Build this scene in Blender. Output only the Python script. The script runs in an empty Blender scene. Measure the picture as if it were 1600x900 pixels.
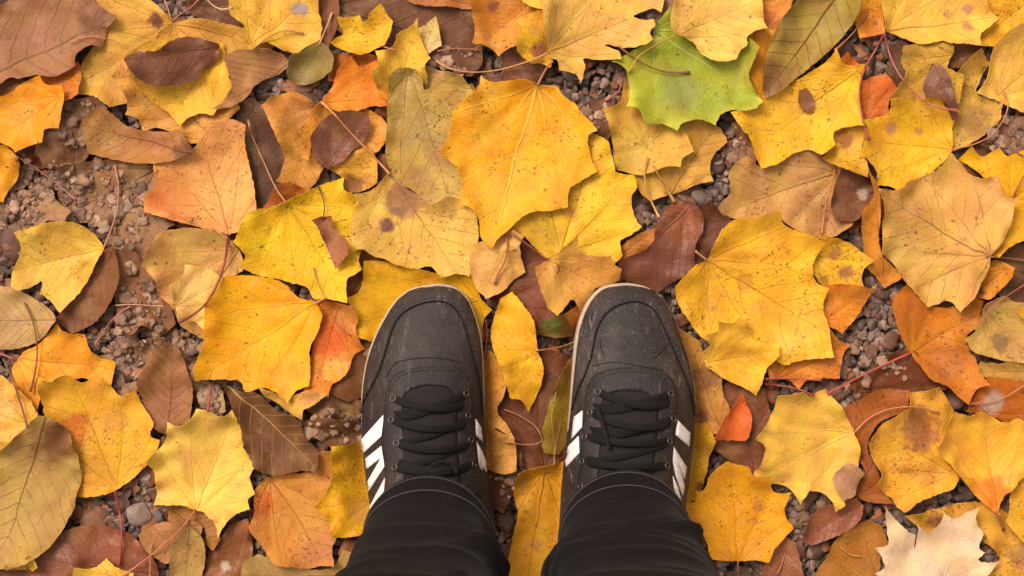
import bpy, bmesh, math, random
import numpy as np
from mathutils import Vector
from mathutils.geometry import delaunay_2d_cdt

# ------------------------------------------------------------------ camera, sky, sun, exposure
C = bpy.context.scene
COL = C.collection
H = 1.5                       # camera height over the gravel, metres
WID = 0.90                    # width of ground the photo shows, metres
S = WID / 1600.0              # metres of ground per photo pixel

cam_d = bpy.data.cameras.new('camera')
cam = bpy.data.objects.new('camera', cam_d)
COL.objects.link(cam)
cam.location = (0, 0, H)
cam.rotation_euler = (0, 0, 0)             # straight down, toes of the shoes near the middle
cam_d.sensor_fit = 'HORIZONTAL'
cam_d.angle = 2 * math.atan(WID / 2 / H)
cam_d.clip_start = 0.02
cam_d.clip_end = 300
C.camera = cam

SUN_EL, SUN_AZ = 52.0, 318.0               # overcast, the bright part of the sky up and to the left
w = bpy.data.worlds.new('World')
C.world = w
w.use_nodes = True
nt = w.node_tree
for n in list(nt.nodes):
    nt.nodes.remove(n)
sky = nt.nodes.new('ShaderNodeTexSky')
sky.sky_type = 'NISHITA'
sky.sun_disc = False
sky.sun_elevation = math.radians(SUN_EL)
sky.sun_rotation = math.radians(SUN_AZ)
sky.dust_density = 4.0
sky.ozone_density = 0.6
hs = nt.nodes.new('ShaderNodeHueSaturation')
hs.inputs['Saturation'].default_value = 0.05    # cloud cover: nearly grey
wm = nt.nodes.new('ShaderNodeMix')
wm.data_type = 'RGBA'
wm.blend_type = 'MULTIPLY'
wm.inputs[0].default_value = 1.0
wm.inputs[7].default_value = (1.0, 0.885, 0.80, 1)   # warm white balance of the photograph
bg = nt.nodes.new('ShaderNodeBackground')
bg.inputs['Strength'].default_value = 0.142
wo = nt.nodes.new('ShaderNodeOutputWorld')
nt.links.new(sky.outputs[0], hs.inputs['Color'])
nt.links.new(hs.outputs[0], wm.inputs[6])
nt.links.new(wm.outputs[2], bg.inputs['Color'])
nt.links.new(bg.outputs[0], wo.inputs['Surface'])

sd = bpy.data.lights.new('sun', 'SUN')
sd.energy = 1.40
sd.angle = math.radians(24)
sd.color = (1.0, 0.885, 0.78)
sun = bpy.data.objects.new('sun', sd)
COL.objects.link(sun)
az = math.radians(SUN_AZ)
el = math.radians(SUN_EL)
sdir = Vector((math.sin(az) * math.cos(el), math.cos(az) * math.cos(el), math.sin(el)))
sun.rotation_euler = sdir.to_track_quat('Z', 'Y').to_euler()
sun.location = sdir * 3

vs = C.view_settings
vs.view_transform = 'Standard'
vs.look = 'None'
vs.exposure = 0.60
vs.gamma = 1.0
vs.use_curve_mapping = False

# ------------------------------------------------------------------ helpers
ALB = 0.74                                  # observed colour -> surface colour


def lin(c):
    out = []
    for v in c[:3]:
        v = v / 255.0
        out.append(v / 12.92 if v <= 0.04045 else ((v + 0.055) / 1.055) ** 2.4)
    return out


def alb(c, k=None):
    k = ALB if k is None else k
    return [x * k for x in lin(c)]


def pts(s):
    return np.array([[float(q) for q in p.split(',')] for p in s.split()])


def px2w(p, z=0.0):
    """photo pixel -> metres, on the level z"""
    f = (1 - z / H) * S
    return np.array([(p[0] - 800) * f, (450 - p[1]) * f])


def link(name, me, parent=None, mat=None):
    o = bpy.data.objects.new(name, me)
    COL.objects.link(o)
    if parent is not None:
        o.parent = parent
    if mat is not None:
        me.materials.append(mat)
    return o


def mesh_from(name, verts, faces, smooth=True):
    me = bpy.data.meshes.new(name)
    me.from_pydata([tuple(map(float, v)) for v in verts], [], [tuple(map(int, f)) for f in faces])
    if smooth:
        me.polygons.foreach_set('use_smooth', [True] * len(me.polygons))
    me.update()
    return me


def tag(o, label=None, cat=None, group=None, kind=None):
    if label:
        o['label'] = label
    if cat:
        o['category'] = cat
    if group:
        o['group'] = group
    if kind:
        o['kind'] = kind
    return o


class NB:
    """small node-building helper"""
    def __init__(self, name):
        self.m = bpy.data.materials.new(name)
        self.m.use_nodes = True
        self.t = self.m.node_tree
        for n in list(self.t.nodes):
            self.t.nodes.remove(n)
        self.out = self.t.nodes.new('ShaderNodeOutputMaterial')
        self.p = self.t.nodes.new('ShaderNodeBsdfPrincipled')
        self.t.links.new(self.p.outputs[0], self.out.inputs[0])

    def n(self, typ, **kw):
        nd = self.t.nodes.new(typ)
        for k, v in kw.items():
            setattr(nd, k, v)
        return nd

    def set(self, sock, v):
        if hasattr(v, 'is_linked') or isinstance(v, bpy.types.NodeSocket):
            self.t.links.new(v, sock)
        elif v is not None:
            sock.default_value = v

    def math(self, op, a, b=None, c=None, clamp=False):
        nd = self.n('ShaderNodeMath', operation=op, use_clamp=clamp)
        self.set(nd.inputs[0], a)
        if b is not None:
            self.set(nd.inputs[1], b)
        if c is not None:
            self.set(nd.inputs[2], c)
        return nd.outputs[0]

    def step(self, x, a, b):                 # smooth step a..b -> 0..1
        nd = self.n('ShaderNodeMapRange', interpolation_type='SMOOTHSTEP')
        self.set(nd.inputs['Value'], x)
        self.set(nd.inputs['From Min'], a)
        self.set(nd.inputs['From Max'], b)
        return nd.outputs[0]

    def mix(self, f, a, b, mode='MIX'):
        nd = self.n('ShaderNodeMix', data_type='RGBA', blend_type=mode)
        self.set(nd.inputs[0], f)
        self.set(nd.inputs[6], a if not isinstance(a, (list, tuple)) else (*a[:3], 1))
        self.set(nd.inputs[7], b if not isinstance(b, (list, tuple)) else (*b[:3], 1))
        return nd.outputs[2]

    def noise(self, vec, scale, detail=3, rough=0.55, dist=0.0):
        nd = self.n('ShaderNodeTexNoise')
        if vec is not None:
            self.set(nd.inputs['Vector'], vec)
        nd.inputs['Scale'].default_value = scale
        nd.inputs['Detail'].default_value = detail
        nd.inputs['Roughness'].default_value = rough
        nd.inputs['Distortion'].default_value = dist
        return nd

    def vmath(self, op, a, b):
        nd = self.n('ShaderNodeVectorMath', operation=op)
        self.set(nd.inputs[0], a)
        self.set(nd.inputs[1], b)
        return nd.outputs[0]

    def bump(self, h, strength, dist):
        nd = self.n('ShaderNodeBump')
        nd.inputs['Strength'].default_value = strength
        nd.inputs['Distance'].default_value = dist
        self.set(nd.inputs['Height'], h)
        self.set(self.p.inputs['Normal'], nd.outputs[0])


# ------------------------------------------------------------------ leaf materials
def leaf_material(name, kind):
    b = NB(name)
    uv = b.n('ShaderNodeUVMap', uv_map='leaf').outputs[0]
    tc = b.n('ShaderNodeTexCoord')
    oi = b.n('ShaderNodeObjectInfo')
    off = b.n('ShaderNodeCombineXYZ')
    b.set(off.inputs[0], b.math('MULTIPLY', oi.outputs['Random'], 7.3))
    b.set(off.inputs[1], b.math('MULTIPLY', oi.outputs['Random'], 3.1))
    P = b.vmath('ADD', tc.outputs['Object'], off.outputs[0])
    wob = b.noise(P, 22, 2)
    wv = b.vmath('SUBTRACT', wob.outputs['Color'], (0.5, 0.5, 0.5))
    wv = b.vmath('MULTIPLY', wv, (0.085, 0.085, 0))
    uvd = b.vmath('ADD', uv, wv)
    sx = b.n('ShaderNodeSeparateXYZ')
    b.set(sx.inputs[0], uvd)
    u, v = sx.outputs[0], sx.outputs[1]
    av = b.math('ABSOLUTE', v)
    taper = b.math('MAXIMUM', b.math('SUBTRACT', 1.05, u), 0.2)

    def line(ratio):
        return b.math('SUBTRACT', 1.0, b.step(ratio, 0.35, 1.3))

    def rungs(t, n, wd):
        f = b.math('FRACT', b.math('MULTIPLY', t, n))
        d = b.math('ABSOLUTE', b.math('SUBTRACT', f, 0.5))
        return line(b.math('DIVIDE', d, wd * n))

    pos = b.step(u, -0.02, 0.02)
    mid = b.math('MULTIPLY', line(b.math('DIVIDE', av, b.math('MULTIPLY', taper, 0.0105))), pos)
    veins = mid
    if kind == 'palm':
        for th, w0, k in ((31, 0.0080, 0.16), (58, 0.0065, 0.10), (95, 0.0055, 0.0)):
            c_, s_ = math.cos(math.radians(th)), math.sin(math.radians(th))
            al = b.math('ADD', b.math('MULTIPLY', u, c_), b.math('MULTIPLY', av, s_))
            dd = b.math('SUBTRACT', b.math('MULTIPLY', av, c_), b.math('MULTIPLY', u, s_))
            dd = b.math('ADD', dd, b.math('MULTIPLY', b.math('MULTIPLY', al, al), k))
            r = b.math('DIVIDE', b.math('ABSOLUTE', dd),
                       b.math('MULTIPLY', b.math('MAXIMUM', b.math('SUBTRACT', 0.95, al), 0.15), w0))
            m = b.math('MULTIPLY', line(r), b.step(al, 0.0, 0.02))
            veins = b.math('MAXIMUM', veins, b.math('MULTIPLY', m, 0.85))
            if th < 80:                       # side veins leaving the outer side of each main vein
                t = b.math('SUBTRACT', al, b.math('MULTIPLY', dd, 0.95))
                side = b.math('MULTIPLY', b.step(dd, 0.0, 0.01), b.math('SUBTRACT', 1.0, b.step(dd, 0.16, 0.26)))
                side = b.math('MULTIPLY', side, b.step(al, 0.1, 0.25))
                veins = b.math('MAXIMUM', veins, b.math('MULTIPLY', b.math('MULTIPLY', rungs(t, 6.5, 0.0042), side), 0.5))
        t = b.math('SUBTRACT', u, b.math('MULTIPLY', av, 1.0))
        reg = b.math('MULTIPLY', b.step(b.math('SUBTRACT', b.math('MULTIPLY', u, 0.55), av), 0.0, 0.06), b.step(u, 0.12, 0.3))
        veins = b.math('MAXIMUM', veins, b.math('MULTIPLY', b.math('MULTIPLY', rungs(t, 6.0, 0.0050), reg), 0.6))
    else:
        t = b.math('ADD', b.math('SUBTRACT', u, b.math('MULTIPLY', av, 0.75)), b.math('MULTIPLY', b.math('MULTIPLY', av, av), -0.7))
        veins = b.math('MAXIMUM', veins, b.math('MULTIPLY', rungs(t, 9.0, 0.0060), 0.5))
    fade = b.math('ADD', b.math('MULTIPLY', b.step(b.noise(P, 33, 3).outputs[0], 0.36, 0.62), 0.75), 0.25)
    veins = b.math('MAXIMUM', b.math('MULTIPLY', veins, fade), b.math('MULTIPLY', mid, 0.85))
    col = b.n('ShaderNodeVertexColor', layer_name='pigment')
    base = col.outputs['Color']
    spk = col.outputs['Alpha']
    # blotches and fading
    n1 = b.noise(P, 38, 5, 0.6, 0.4).outputs[0]
    base = b.mix(b.math('MULTIPLY', b.step(n1, 0.38, 0.72), 0.42), base, b.mix(1.0, base, (0.70, 0.52, 0.42), 'MULTIPLY'))
    n2 = b.noise(P, 95, 4, 0.65).outputs[0]
    base = b.mix(b.math('MULTIPLY', b.step(n2, 0.5, 0.78), 0.22), base, b.mix(0.5, base, (0.60, 0.46, 0.26)))
    big = b.step(b.noise(P, 17, 6, 0.68, 0.8).outputs[0], 0.565, 0.655)
    base = b.mix(b.math('MULTIPLY', big, b.math('ADD', b.math('MULTIPLY', spk, 0.42), 0.05)), base, b.mix(0.45, base, (0.30, 0.13, 0.055)))
    pale = b.step(b.noise(P, 13, 4, 0.6, 0.5).outputs[0], 0.56, 0.72)
    base = b.mix(b.math('MULTIPLY', pale, 0.20), base, b.mix(0.5, base, (0.85, 0.60, 0.22)))
    # fine net of veins
    vo = b.n('ShaderNodeTexVoronoi', feature='DISTANCE_TO_EDGE')
    b.set(vo.inputs['Vector'], b.vmath('ADD', P, b.vmath('MULTIPLY', wob.outputs['Color'], (0.004, 0.004, 0))))
    vo.inputs['Scale'].default_value = 230
    net = b.math('SUBTRACT', 1.0, b.step(vo.outputs['Distance'], 0.0, 0.12))
    base = b.mix(b.math('MULTIPLY', net, 0.10), base, b.mix(1.0, base, (0.55, 0.42, 0.35), 'MULTIPLY'))
    # main veins
    vcol = oi.outputs['Color']
    base = b.mix(b.math('MULTIPLY', veins, oi.outputs['Alpha']), base, vcol)
    # specks and rot spots
    dj = b.noise(P, 300, 2)
    Pq = b.vmath('MULTIPLY', b.vmath('ADD', P, b.vmath('MULTIPLY', dj.outputs['Color'], (0.007, 0.007, 0.0))), (0.72, 1.15, 1.0))
    clump = b.step(b.noise(P, 26, 2).outputs[0], 0.42, 0.62)

    def specks(scale, rad, thr, gain):
        q = b.n('ShaderNodeTexVoronoi', feature='F1')
        b.set(q.inputs['Vector'], Pq)
        q.inputs['Scale'].default_value = scale
        sc = b.n('ShaderNodeSeparateColor')
        b.set(sc.inputs[0], q.outputs['Color'])
        lim = b.math('SUBTRACT', 1.0, b.math('MULTIPLY', spk, thr))
        on = b.math('GREATER_THAN', sc.outputs[0], lim)
        r = b.math('MULTIPLY', b.math('ADD', sc.outputs[1], 0.35), rad)
        d = b.math('DIVIDE', q.outputs['Distance'], r)
        return b.math('MULTIPLY', b.math('MULTIPLY', on, b.math('SUBTRACT', 1.0, b.step(d, 0.6, 1.0))), gain)
    s1 = b.math('MULTIPLY', specks(420, 0.40, 0.95, 0.95), b.math('ADD', b.math('MULTIPLY', clump, 0.85), 0.15))
    s2 = specks(170, 0.22, 0.34, 0.85)
    s3 = b.math('MULTIPLY', b.math('MULTIPLY', b.step(b.noise(P, 60, 5, 0.7).outputs[0], 0.58, 0.70), spk), 0.70)
    rot = b.math('MAXIMUM', b.math('MAXIMUM', s1, s2), s3)
    base = b.mix(rot, base, b.mix(0.22, (0.085, 0.040, 0.017), base))
    b.set(b.p.inputs['Base Color'], base)
    rr = b.noise(P, 55, 3).outputs[0]
    if kind == 'waxy':
        b.set(b.p.inputs['Roughness'], b.math('ADD', b.math('MULTIPLY', rr, 0.30), 0.30))
        b.p.inputs['Specular IOR Level'].default_value = 0.30
    else:
        b.set(b.p.inputs['Roughness'], b.math('ADD', b.math('MULTIPLY', rr, 0.30), 0.40))
        b.p.inputs['Specular IOR Level'].default_value = 0.20
    hgt = b.math('ADD', b.math('MULTIPLY', veins, 0.9), b.math('MULTIPLY', n1, 0.9))
    hgt = b.math('ADD', hgt, b.math('MULTIPLY', b.noise(P, 85, 4, 0.6, 0.6).outputs[0], 0.9))
    hgt = b.math('ADD', hgt, b.math('MULTIPLY', b.noise(P, 180, 3).outputs[0], 0.35))
    hgt = b.math('ADD', hgt, b.math('MULTIPLY', net, 0.10))
    b.bump(hgt, 0.62, 0.0018)
    return b.m


MAT_LEAF = {'palm': leaf_material('leaf_palmate', 'palm'),
            'pinn': leaf_material('leaf_pinnate', 'pinn'),
            'waxy': leaf_material('leaf_waxy', 'waxy')}


def stem_material():
    b = NB('leaf_stalk')
    oi = b.n('ShaderNodeObjectInfo')
    tc = b.n('ShaderNodeTexCoord')
    n = b.noise(tc.outputs['Object'], 60, 3).outputs[0]
    c = b.mix(b.math('MULTIPLY', b.step(n, 0.35, 0.7), 0.45), oi.outputs['Color'],
              b.mix(1.0, oi.outputs['Color'], (0.55, 0.42, 0.36), 'MULTIPLY'))
    b.set(b.p.inputs['Base Color'], c)
    b.p.inputs['Roughness'].default_value = 0.5
    b.bump(b.noise(tc.outputs['Object'], 400, 2).outputs[0], 0.3, 0.0006)
    return b.m


MAT_STEM = stem_material()

# ------------------------------------------------------------------ height map of the growing leaf layer (4-pixel cells)
X0, X1, Y0, Y1, CELL = -200, 1800, -200, 1100, 4.0
GW, GH = int((X1 - X0) / CELL), int((Y1 - Y0) / CELL)
gxs = X0 + (np.arange(GW) + 0.5) * CELL
gys = Y0 + (np.arange(GH) + 0.5) * CELL
rng = np.random.default_rng(11)
HM = np.full((GH, GW), 0.0065) + rng.normal(0, 0.0008, (GH, GW))
COVER = np.zeros((GH, GW), int)
SHOE = np.zeros((GH, GW))


def inside(poly, X, Y):
    r = np.zeros(X.shape, bool)
    x0, y0 = poly[-1]
    for x1, y1 in poly:
        if y0 != y1:
            c = ((y1 > Y) != (y0 > Y)) & (X < (x0 - x1) * (Y - y1) / (y0 - y1) + x1)
            r ^= c
        x0, y0 = x1, y1
    return r


def blur(A, sig):
    r = max(1, int(sig * 2.5))
    k = np.exp(-0.5 * (np.arange(-r, r + 1) / sig) ** 2)
    k /= k.sum()
    B = np.pad(A, r, mode='edge')
    B = sum(k[i] * B[i:i + A.shape[0], :] for i in range(2 * r + 1))
    return sum(k[i] * B[:, i:i + A.shape[1]] for i in range(2 * r + 1))


def dilate(A, r):
    B = np.pad(A, r, mode='edge')
    o = B[r:-r, :].copy()
    for i in range(2 * r + 1):
        np.maximum(o, B[i:i + A.shape[0], :], out=o)
    q = o[:, r:-r].copy()
    for i in range(2 * r + 1):
        np.maximum(q, o[:, i:i + A.shape[1]], out=q)
    return q


def sample(A, x, y):
    fx = np.clip((x - X0) / CELL - 0.5, 0, GW - 1.001)
    fy = np.clip((y - Y0) / CELL - 0.5, 0, GH - 1.001)
    ix, iy = fx.astype(int), fy.astype(int)
    tx, ty = fx - ix, fy - iy
    return (A[iy, ix] * (1 - tx) * (1 - ty) + A[iy, ix + 1] * tx * (1 - ty)
            + A[iy + 1, ix] * (1 - tx) * ty + A[iy + 1, ix + 1] * tx * ty)


class Wave:
    """smooth random field"""
    def __init__(self, seed, lam, n=7):
        r = np.random.default_rng(seed)
        a = r.uniform(0, 2 * np.pi, n)
        f = 2 * np.pi / (lam * r.uniform(0.6, 1.6, n))
        self.kx, self.ky, self.ph = np.cos(a) * f, np.sin(a) * f, r.uniform(0, 6.28, n)

    def __call__(self, x, y):
        return np.mean([np.sin(kx * x + ky * y + p) for kx, ky, p in zip(self.kx, self.ky, self.ph)], axis=0) * 1.6


def smooth_outline(P, seed, step=2.6, rough=0.9, tooth=0.0):
    n = len(P)
    area = 0.5 * np.sum(P[:, 0] * np.roll(P[:, 1], -1) - np.roll(P[:, 0], -1) * P[:, 1])
    sg = 1 if area > 0 else -1
    T = np.zeros_like(P)
    out_push = np.zeros_like(P)
    for i in range(n):
        a, q, c = P[i - 1], P[i], P[(i + 1) % n]
        d0, d1 = q - a, c - q
        l0, l1 = np.hypot(*d0) + 1e-6, np.hypot(*d1) + 1e-6
        turn = math.degrees(math.atan2(d0[0] * d1[1] - d0[1] * d1[0], d0 @ d1)) * sg
        t = (d0 / l0 + d1 / l1) / 2
        k = 1.0
        if turn > 26:
            k = max(0.0, 1 - (turn - 26) / 34)
            bis = d0 / l0 - d1 / l1
            out_push[i] = bis / (np.linalg.norm(bis) + 1e-6) * tooth * min(1.0, (turn - 26) / 40, min(l0, l1) / 14)
        T[i] = t * k
    P = P + out_push
    out = []
    for i in range(n):
        p, q = P[i], P[(i + 1) % n]
        L = np.hypot(*(q - p))
        m = max(2, int(L / step))
        for j in range(m):
            t = j / m
            h1, h2 = 2 * t ** 3 - 3 * t ** 2 + 1, t ** 3 - 2 * t ** 2 + t
            h3, h4 = -2 * t ** 3 + 3 * t ** 2, t ** 3 - t ** 2
            out.append(h1 * p + h2 * L * T[i] + h3 * q + h4 * L * T[(i + 1) % n])
    O = np.array(out)
    nx, ny = Wave(seed + 5, 11), Wave(seed + 6, 11)
    O = O + rough * np.stack([nx(O[:, 0], O[:, 1]), ny(O[:, 0], O[:, 1])], 1)
    return O


def fill(outline, spacing, seed):
    """triangulate an outline with inner points"""
    r = np.random.default_rng(seed)
    mn, mx = outline.min(0), outline.max(0)
    xs = np.arange(mn[0], mx[0], spacing)
    ys = np.arange(mn[1], mx[1], spacing * 0.87)
    gx, gy = np.meshgrid(xs, ys)
    gx[1::2] += spacing / 2
    gx = gx + r.uniform(-.2, .2, gx.shape) * spacing
    gy = gy + r.uniform(-.2, .2, gy.shape) * spacing
    g = np.stack([gx.ravel(), gy.ravel()], 1)
    g = g[inside(outline, g[:, 0], g[:, 1])]
    if len(g):
        d = np.min(np.hypot(g[:, None, 0] - outline[None, :, 0], g[:, None, 1] - outline[None, :, 1]), 1)
        g = g[d > spacing * 0.55]
    allp = np.vstack([outline, g]) if len(g) else outline
    res = delaunay_2d_cdt([Vector(p) for p in allp], [], [list(range(len(outline)))], 1, 1e-4)
    return np.array([[q.x, q.y] for q in res[0]]), [list(f) for f in res[2]]


def dist_outline(V, O):
    out = np.empty(len(V))
    for i in range(0, len(V), 400):
        out[i:i + 400] = np.min(np.hypot(V[i:i + 400, None, 0] - O[None, :, 0], V[i:i + 400, None, 1] - O[None, :, 1]), 1)
    return out


def tube(path, rads, seg=7):
    path = np.asarray(path, float)
    n = len(path)
    rads = np.broadcast_to(rads, n)
    V, F = [], []
    for i in range(n):
        t = path[min(i + 1, n - 1)] - path[max(i - 1, 0)]
        t = t / (np.linalg.norm(t) + 1e-9)
        up = np.array([0, 0, 1.0]) if abs(t[2]) < 0.9 else np.array([0, 1.0, 0])
        s_ = np.cross(t, up)
        s_ /= np.linalg.norm(s_)
        b_ = np.cross(s_, t)
        for k in range(seg):
            a = 2 * math.pi * k / seg
            V.append(path[i] + rads[i] * (math.cos(a) * s_ + math.sin(a) * b_))
    for i in range(n - 1):
        for k in range(seg):
            a, c = i * seg + k, i * seg + (k + 1) % seg
            F.append((a, c, c + seg, a + seg))
    F.append(tuple(range(seg))[::-1])
    F.append(tuple((n - 1) * seg + k for k in range(seg)))
    return V, F


def resample(P, step):
    """smooth curve through the points"""
    P = np.asarray(P, float)
    n = len(P)
    out = []
    for i in range(n - 1):
        p0, p1, p2, p3 = P[max(i - 1, 0)], P[i], P[i + 1], P[min(i + 2, n - 1)]
        m = max(2, int(np.linalg.norm((p2 - p1)[:2]) / step))
        for j in range(m):
            t = j / m
            out.append(0.5 * ((2 * p1) + (-p0 + p2) * t + (2 * p0 - 5 * p1 + 4 * p2 - p3) * t * t + (-p0 + 3 * p1 - 3 * p2 + p3) * t ** 3))
    out.append(P[-1])
    return np.array(out)
# ------------------------------------------------------------------ one leaf = blade (top-level mesh) > stalk
STALKS = []
LEAVES = []
GROUPS = {'poplar_leaf': 'poplar leaves scattered over the gravel',
          'oval_leaf': 'oval leaves lying among the poplar leaves',
          'withered_leaf': 'withered brown leaves under the yellow ones',
          'maple_leaf': None}


def leaf(label, rgb, outline, base, tip, stalk=None, name='poplar_leaf', kind='palm', vein=None, va=0.44, spk=0.45,
         edge=None, ew=0.34, patch=(), cup=None, bend=None, ripple=1.0, sc=(176, 98, 70), sw=2.6, under=False, lift=0.0, rough=0.9,
         group='auto', hold=1.0, stiff=72):
    i = len(LEAVES) + 1
    r = random.Random(i * 77 + 5)
    P = pts(outline)
    O = smooth_outline(P, i * 13, rough=rough, tooth=3.2 if kind == 'palm' else 0.0)
    base, tip = pts(base)[0], pts(tip)[0]
    spacing = 5.0 if len(O) > 60 else 4.0
    V, F = fill(O, spacing, i)
    ax = tip - base
    Lpx = max(30.0, float(np.hypot(*ax)))
    ax = ax / np.hypot(*ax)
    d = V - base
    u = (d @ ax) / Lpx
    v = (d[:, 0] * ax[1] - d[:, 1] * ax[0]) / Lpx
    de = dist_outline(V, O)
    # ---- resting height over what already lies there
    x0, x1 = O[:, 0].min() - 60, O[:, 0].max() + 60
    y0, y1 = O[:, 1].min() - 60, O[:, 1].max() + 60
    cx0, cx1 = int(max(0, (x0 - X0) / CELL)), int(min(GW, (x1 - X0) / CELL + 1))
    cy0, cy1 = int(max(0, (y0 - Y0) / CELL)), int(min(GH, (y1 - Y0) / CELL + 1))
    sub = HM[cy0:cy1, cx0:cx1]
    G = HM.copy()
    G[cy0:cy1, cx0:cx1] = blur(dilate(sub, 2), 2.2)
    zb = sample(G, V[:, 0], V[:, 1])
    # a leaf is stiff: it rests on the high points and bridges the hollows
    A_ = np.stack([np.ones(len(V)), u, v, u * u, u * v, v * v], 1)
    qz = A_ @ np.linalg.lstsq(A_, zb, rcond=None)[0]
    qz = qz + np.percentile(zb - qz, stiff)
    kk = 0.0016
    zb = kk * np.logaddexp(qz / kk, zb / kk)
    Lm = Lpx * S
    cu = cup if cup is not None else r.choice([-1, 1, 1]) * r.uniform(0.04, 0.22)
    be = bend if bend is not None else r.choice([-1, 1, 1]) * r.uniform(0.02, 0.14)
    wv, we = Wave(i * 3 + 1, 95), Wave(i * 3 + 2, 48)
    fo = r.uniform(-0.06, 0.12)
    own = Lm * (fo * np.sqrt(v * v + 0.0006) + cu * v * v + be * (u - 0.5) ** 2) + ripple * (0.0016 * wv(V[:, 0], V[:, 1])
          + r.choice([0.003, 0.0045, 0.0045, 0.0075]) * np.exp(-de / 15.0) * (we(V[:, 0], V[:, 1]) + 0.35))
    if kind != 'pinn':
        for th in (0, 31, 58):                # the blade dips along its main veins
            al = u * math.cos(math.radians(th)) + np.abs(v) * math.sin(math.radians(th))
            dd = np.abs(np.abs(v) * math.cos(math.radians(th)) - u * math.sin(math.radians(th)))
            own = own - ripple * 0.0018 * np.exp(-(dd / 0.035) ** 2) * np.clip(1.1 - al, 0, 1) * (al > 0)
    own = own - np.percentile(own, 6)
    own = np.maximum(own, -0.0008)
    mo = own.max()
    if mo > 0.0155:
        own = own * 0.0155 / mo
    z = zb + 0.0009 + own * hold + lift
    sm = np.clip(sample(SHOE, V[:, 0], V[:, 1]) * 1.25, 0, 1)
    z = z * (1 - sm) + np.minimum(z, 0.0066 + i * 0.00002) * sm
    zm = float(np.mean(z))
    # ---- height map update
    gx, gy = np.meshgrid(gxs[cx0:cx1], gys[cy0:cy1])
    ins = inside(O, gx, gy)
    if ins.any():
        q = np.stack([gx[ins], gy[ins]], 1)
        idx = np.empty(len(q), int)
        for k in range(0, len(q), 300):
            idx[k:k + 300] = np.argmin((q[k:k + 300, None, 0] - V[None, :, 0]) ** 2 + (q[k:k + 300, None, 1] - V[None, :, 1]) ** 2, 1)
        hs_ = HM[cy0:cy1, cx0:cx1]
        hs_[ins] = np.maximum(hs_[ins], z[idx] + 0.0004)
        inner = ins
        COVER[cy0:cy1, cx0:cx1][inner] += 1
    # ---- mesh
    f = (1 - zm / H) * S
    bz = float(z[np.argmin(np.hypot(*(V - base).T))])
    ox, oy = (base[0] - 800) * f, (450 - base[1]) * f
    wx = (V[:, 0] - 800) * f - ox
    wy = (450 - V[:, 1]) * f - oy
    F = [fc[::-1] for fc in F]
    me = mesh_from(name, np.stack([wx, wy, z - bz], 1), F)
    if me.polygons[0].normal.z < 0:
        me.flip_normals()
    root = None
    if stalk:
        root = bpy.data.objects.new(name, None)
        COL.objects.link(root)
        root.location = (ox, oy, bz)
        root.empty_display_size = 0.02
    o = link('blade' if stalk else name, me, root, MAT_LEAF[kind])
    if not stalk:
        o.location = (ox, oy, bz)
    so = o.modifiers.new('thickness', 'SOLIDIFY')
    so.thickness = 0.00035
    so.offset = -1
    es = o.modifiers.new('crisp_edge', 'EDGE_SPLIT')
    es.split_angle = math.radians(55)
    uvl = me.uv_layers.new(name='leaf')
    li = np.empty(len(me.loops), int)
    me.loops.foreach_get('vertex_index', li)
    uvl.data.foreach_set('uv', np.stack([u[li], v[li]], 1).ravel().astype(np.float32))
    # ---- pigment per vertex, plus painted shade in one leaf's patch
    if rgb[0] > 185 and rgb[1] < 142:
        rgb = (rgb[0] - 5, rgb[1] + 9, rgb[2])
    b = np.array(alb(rgb)) * (np.array([1.20, 1.12, 0.86]) if rgb[0] < 180 and name != 'poplar_leaf' and kind != 'waxy' else np.array([1.06, 1.0, 0.86]) if rgb[0] < 200 else np.array([1.0, 0.925, 0.86]) if rgb[0] > 228 and rgb[1] > 160 and rgb[2] < 70 else np.array([1.0, 0.955, 0.90]))
    colr = np.tile(b, (len(V), 1))
    w1, w2, w3 = Wave(i * 9 + 1, 120), Wave(i * 9 + 2, 60), Wave(i * 9 + 3, 26)
    w4 = Wave(i * 9 + 4, 13)
    q = w1(V[:, 0], V[:, 1]) * 0.6 + w2(V[:, 0], V[:, 1]) * 0.4
    colr = colr * (1 + 0.17 * q + 0.05 * w3(V[:, 0], V[:, 1]))[:, None]
    hue = w2(V[:, 0] + 300, V[:, 1])
    colr[:, 1] *= 1 + 0.09 * hue
    colr[:, 2] *= 1 - 0.12 * hue
    ec = np.array(alb(edge)) if edge is not None else b * np.array([0.80, 0.62, 0.55])
    em = np.exp(-de / 9.0) * np.clip(0.45 + 0.7 * w3(V[:, 0], V[:, 1]) + 0.3 * q, 0, 1) * ew
    colr = colr * (1 - em[:, None]) + ec * em[:, None]
    for (ppx, ppy, pr, pc, ps) in patch:
        dd = np.hypot(V[:, 0] - ppx, V[:, 1] - ppy) / pr + 0.28 * w3(V[:, 0] + 90, V[:, 1]) + 0.15 * w2(V[:, 0], V[:, 1] + 70)
        if pr < 34:                           # small stains have their own ragged edge
            dd = dd + 0.16 * w4(V[:, 0], V[:, 1])
            m = np.clip((1.12 - dd) / 0.36, 0, 1)
        else:
            m = np.clip(1.25 - dd, 0, 1)
        m = m * m * (3 - 2 * m) * ps
        colr = colr * (1 - m[:, None]) + np.array(alb(pc)) * m[:, None]
    colr = np.clip(colr, 0.003, 0.9)
    ca = me.color_attributes.new('pigment', 'FLOAT_COLOR', 'POINT')
    ca.data.foreach_set('color', np.concatenate([colr, np.full((len(V), 1), spk)], 1).ravel().astype(np.float32))
    if vein is None:
        vc = b * np.array([0.62, 0.45, 0.42])
    else:
        vc = np.array(alb(vein))
    o.color = (*vc, va)
    g = GROUPS.get(name) if group == 'auto' else group
    tag(root or o, label, 'leaf', g)
    LEAVES.append(root or o)
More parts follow.
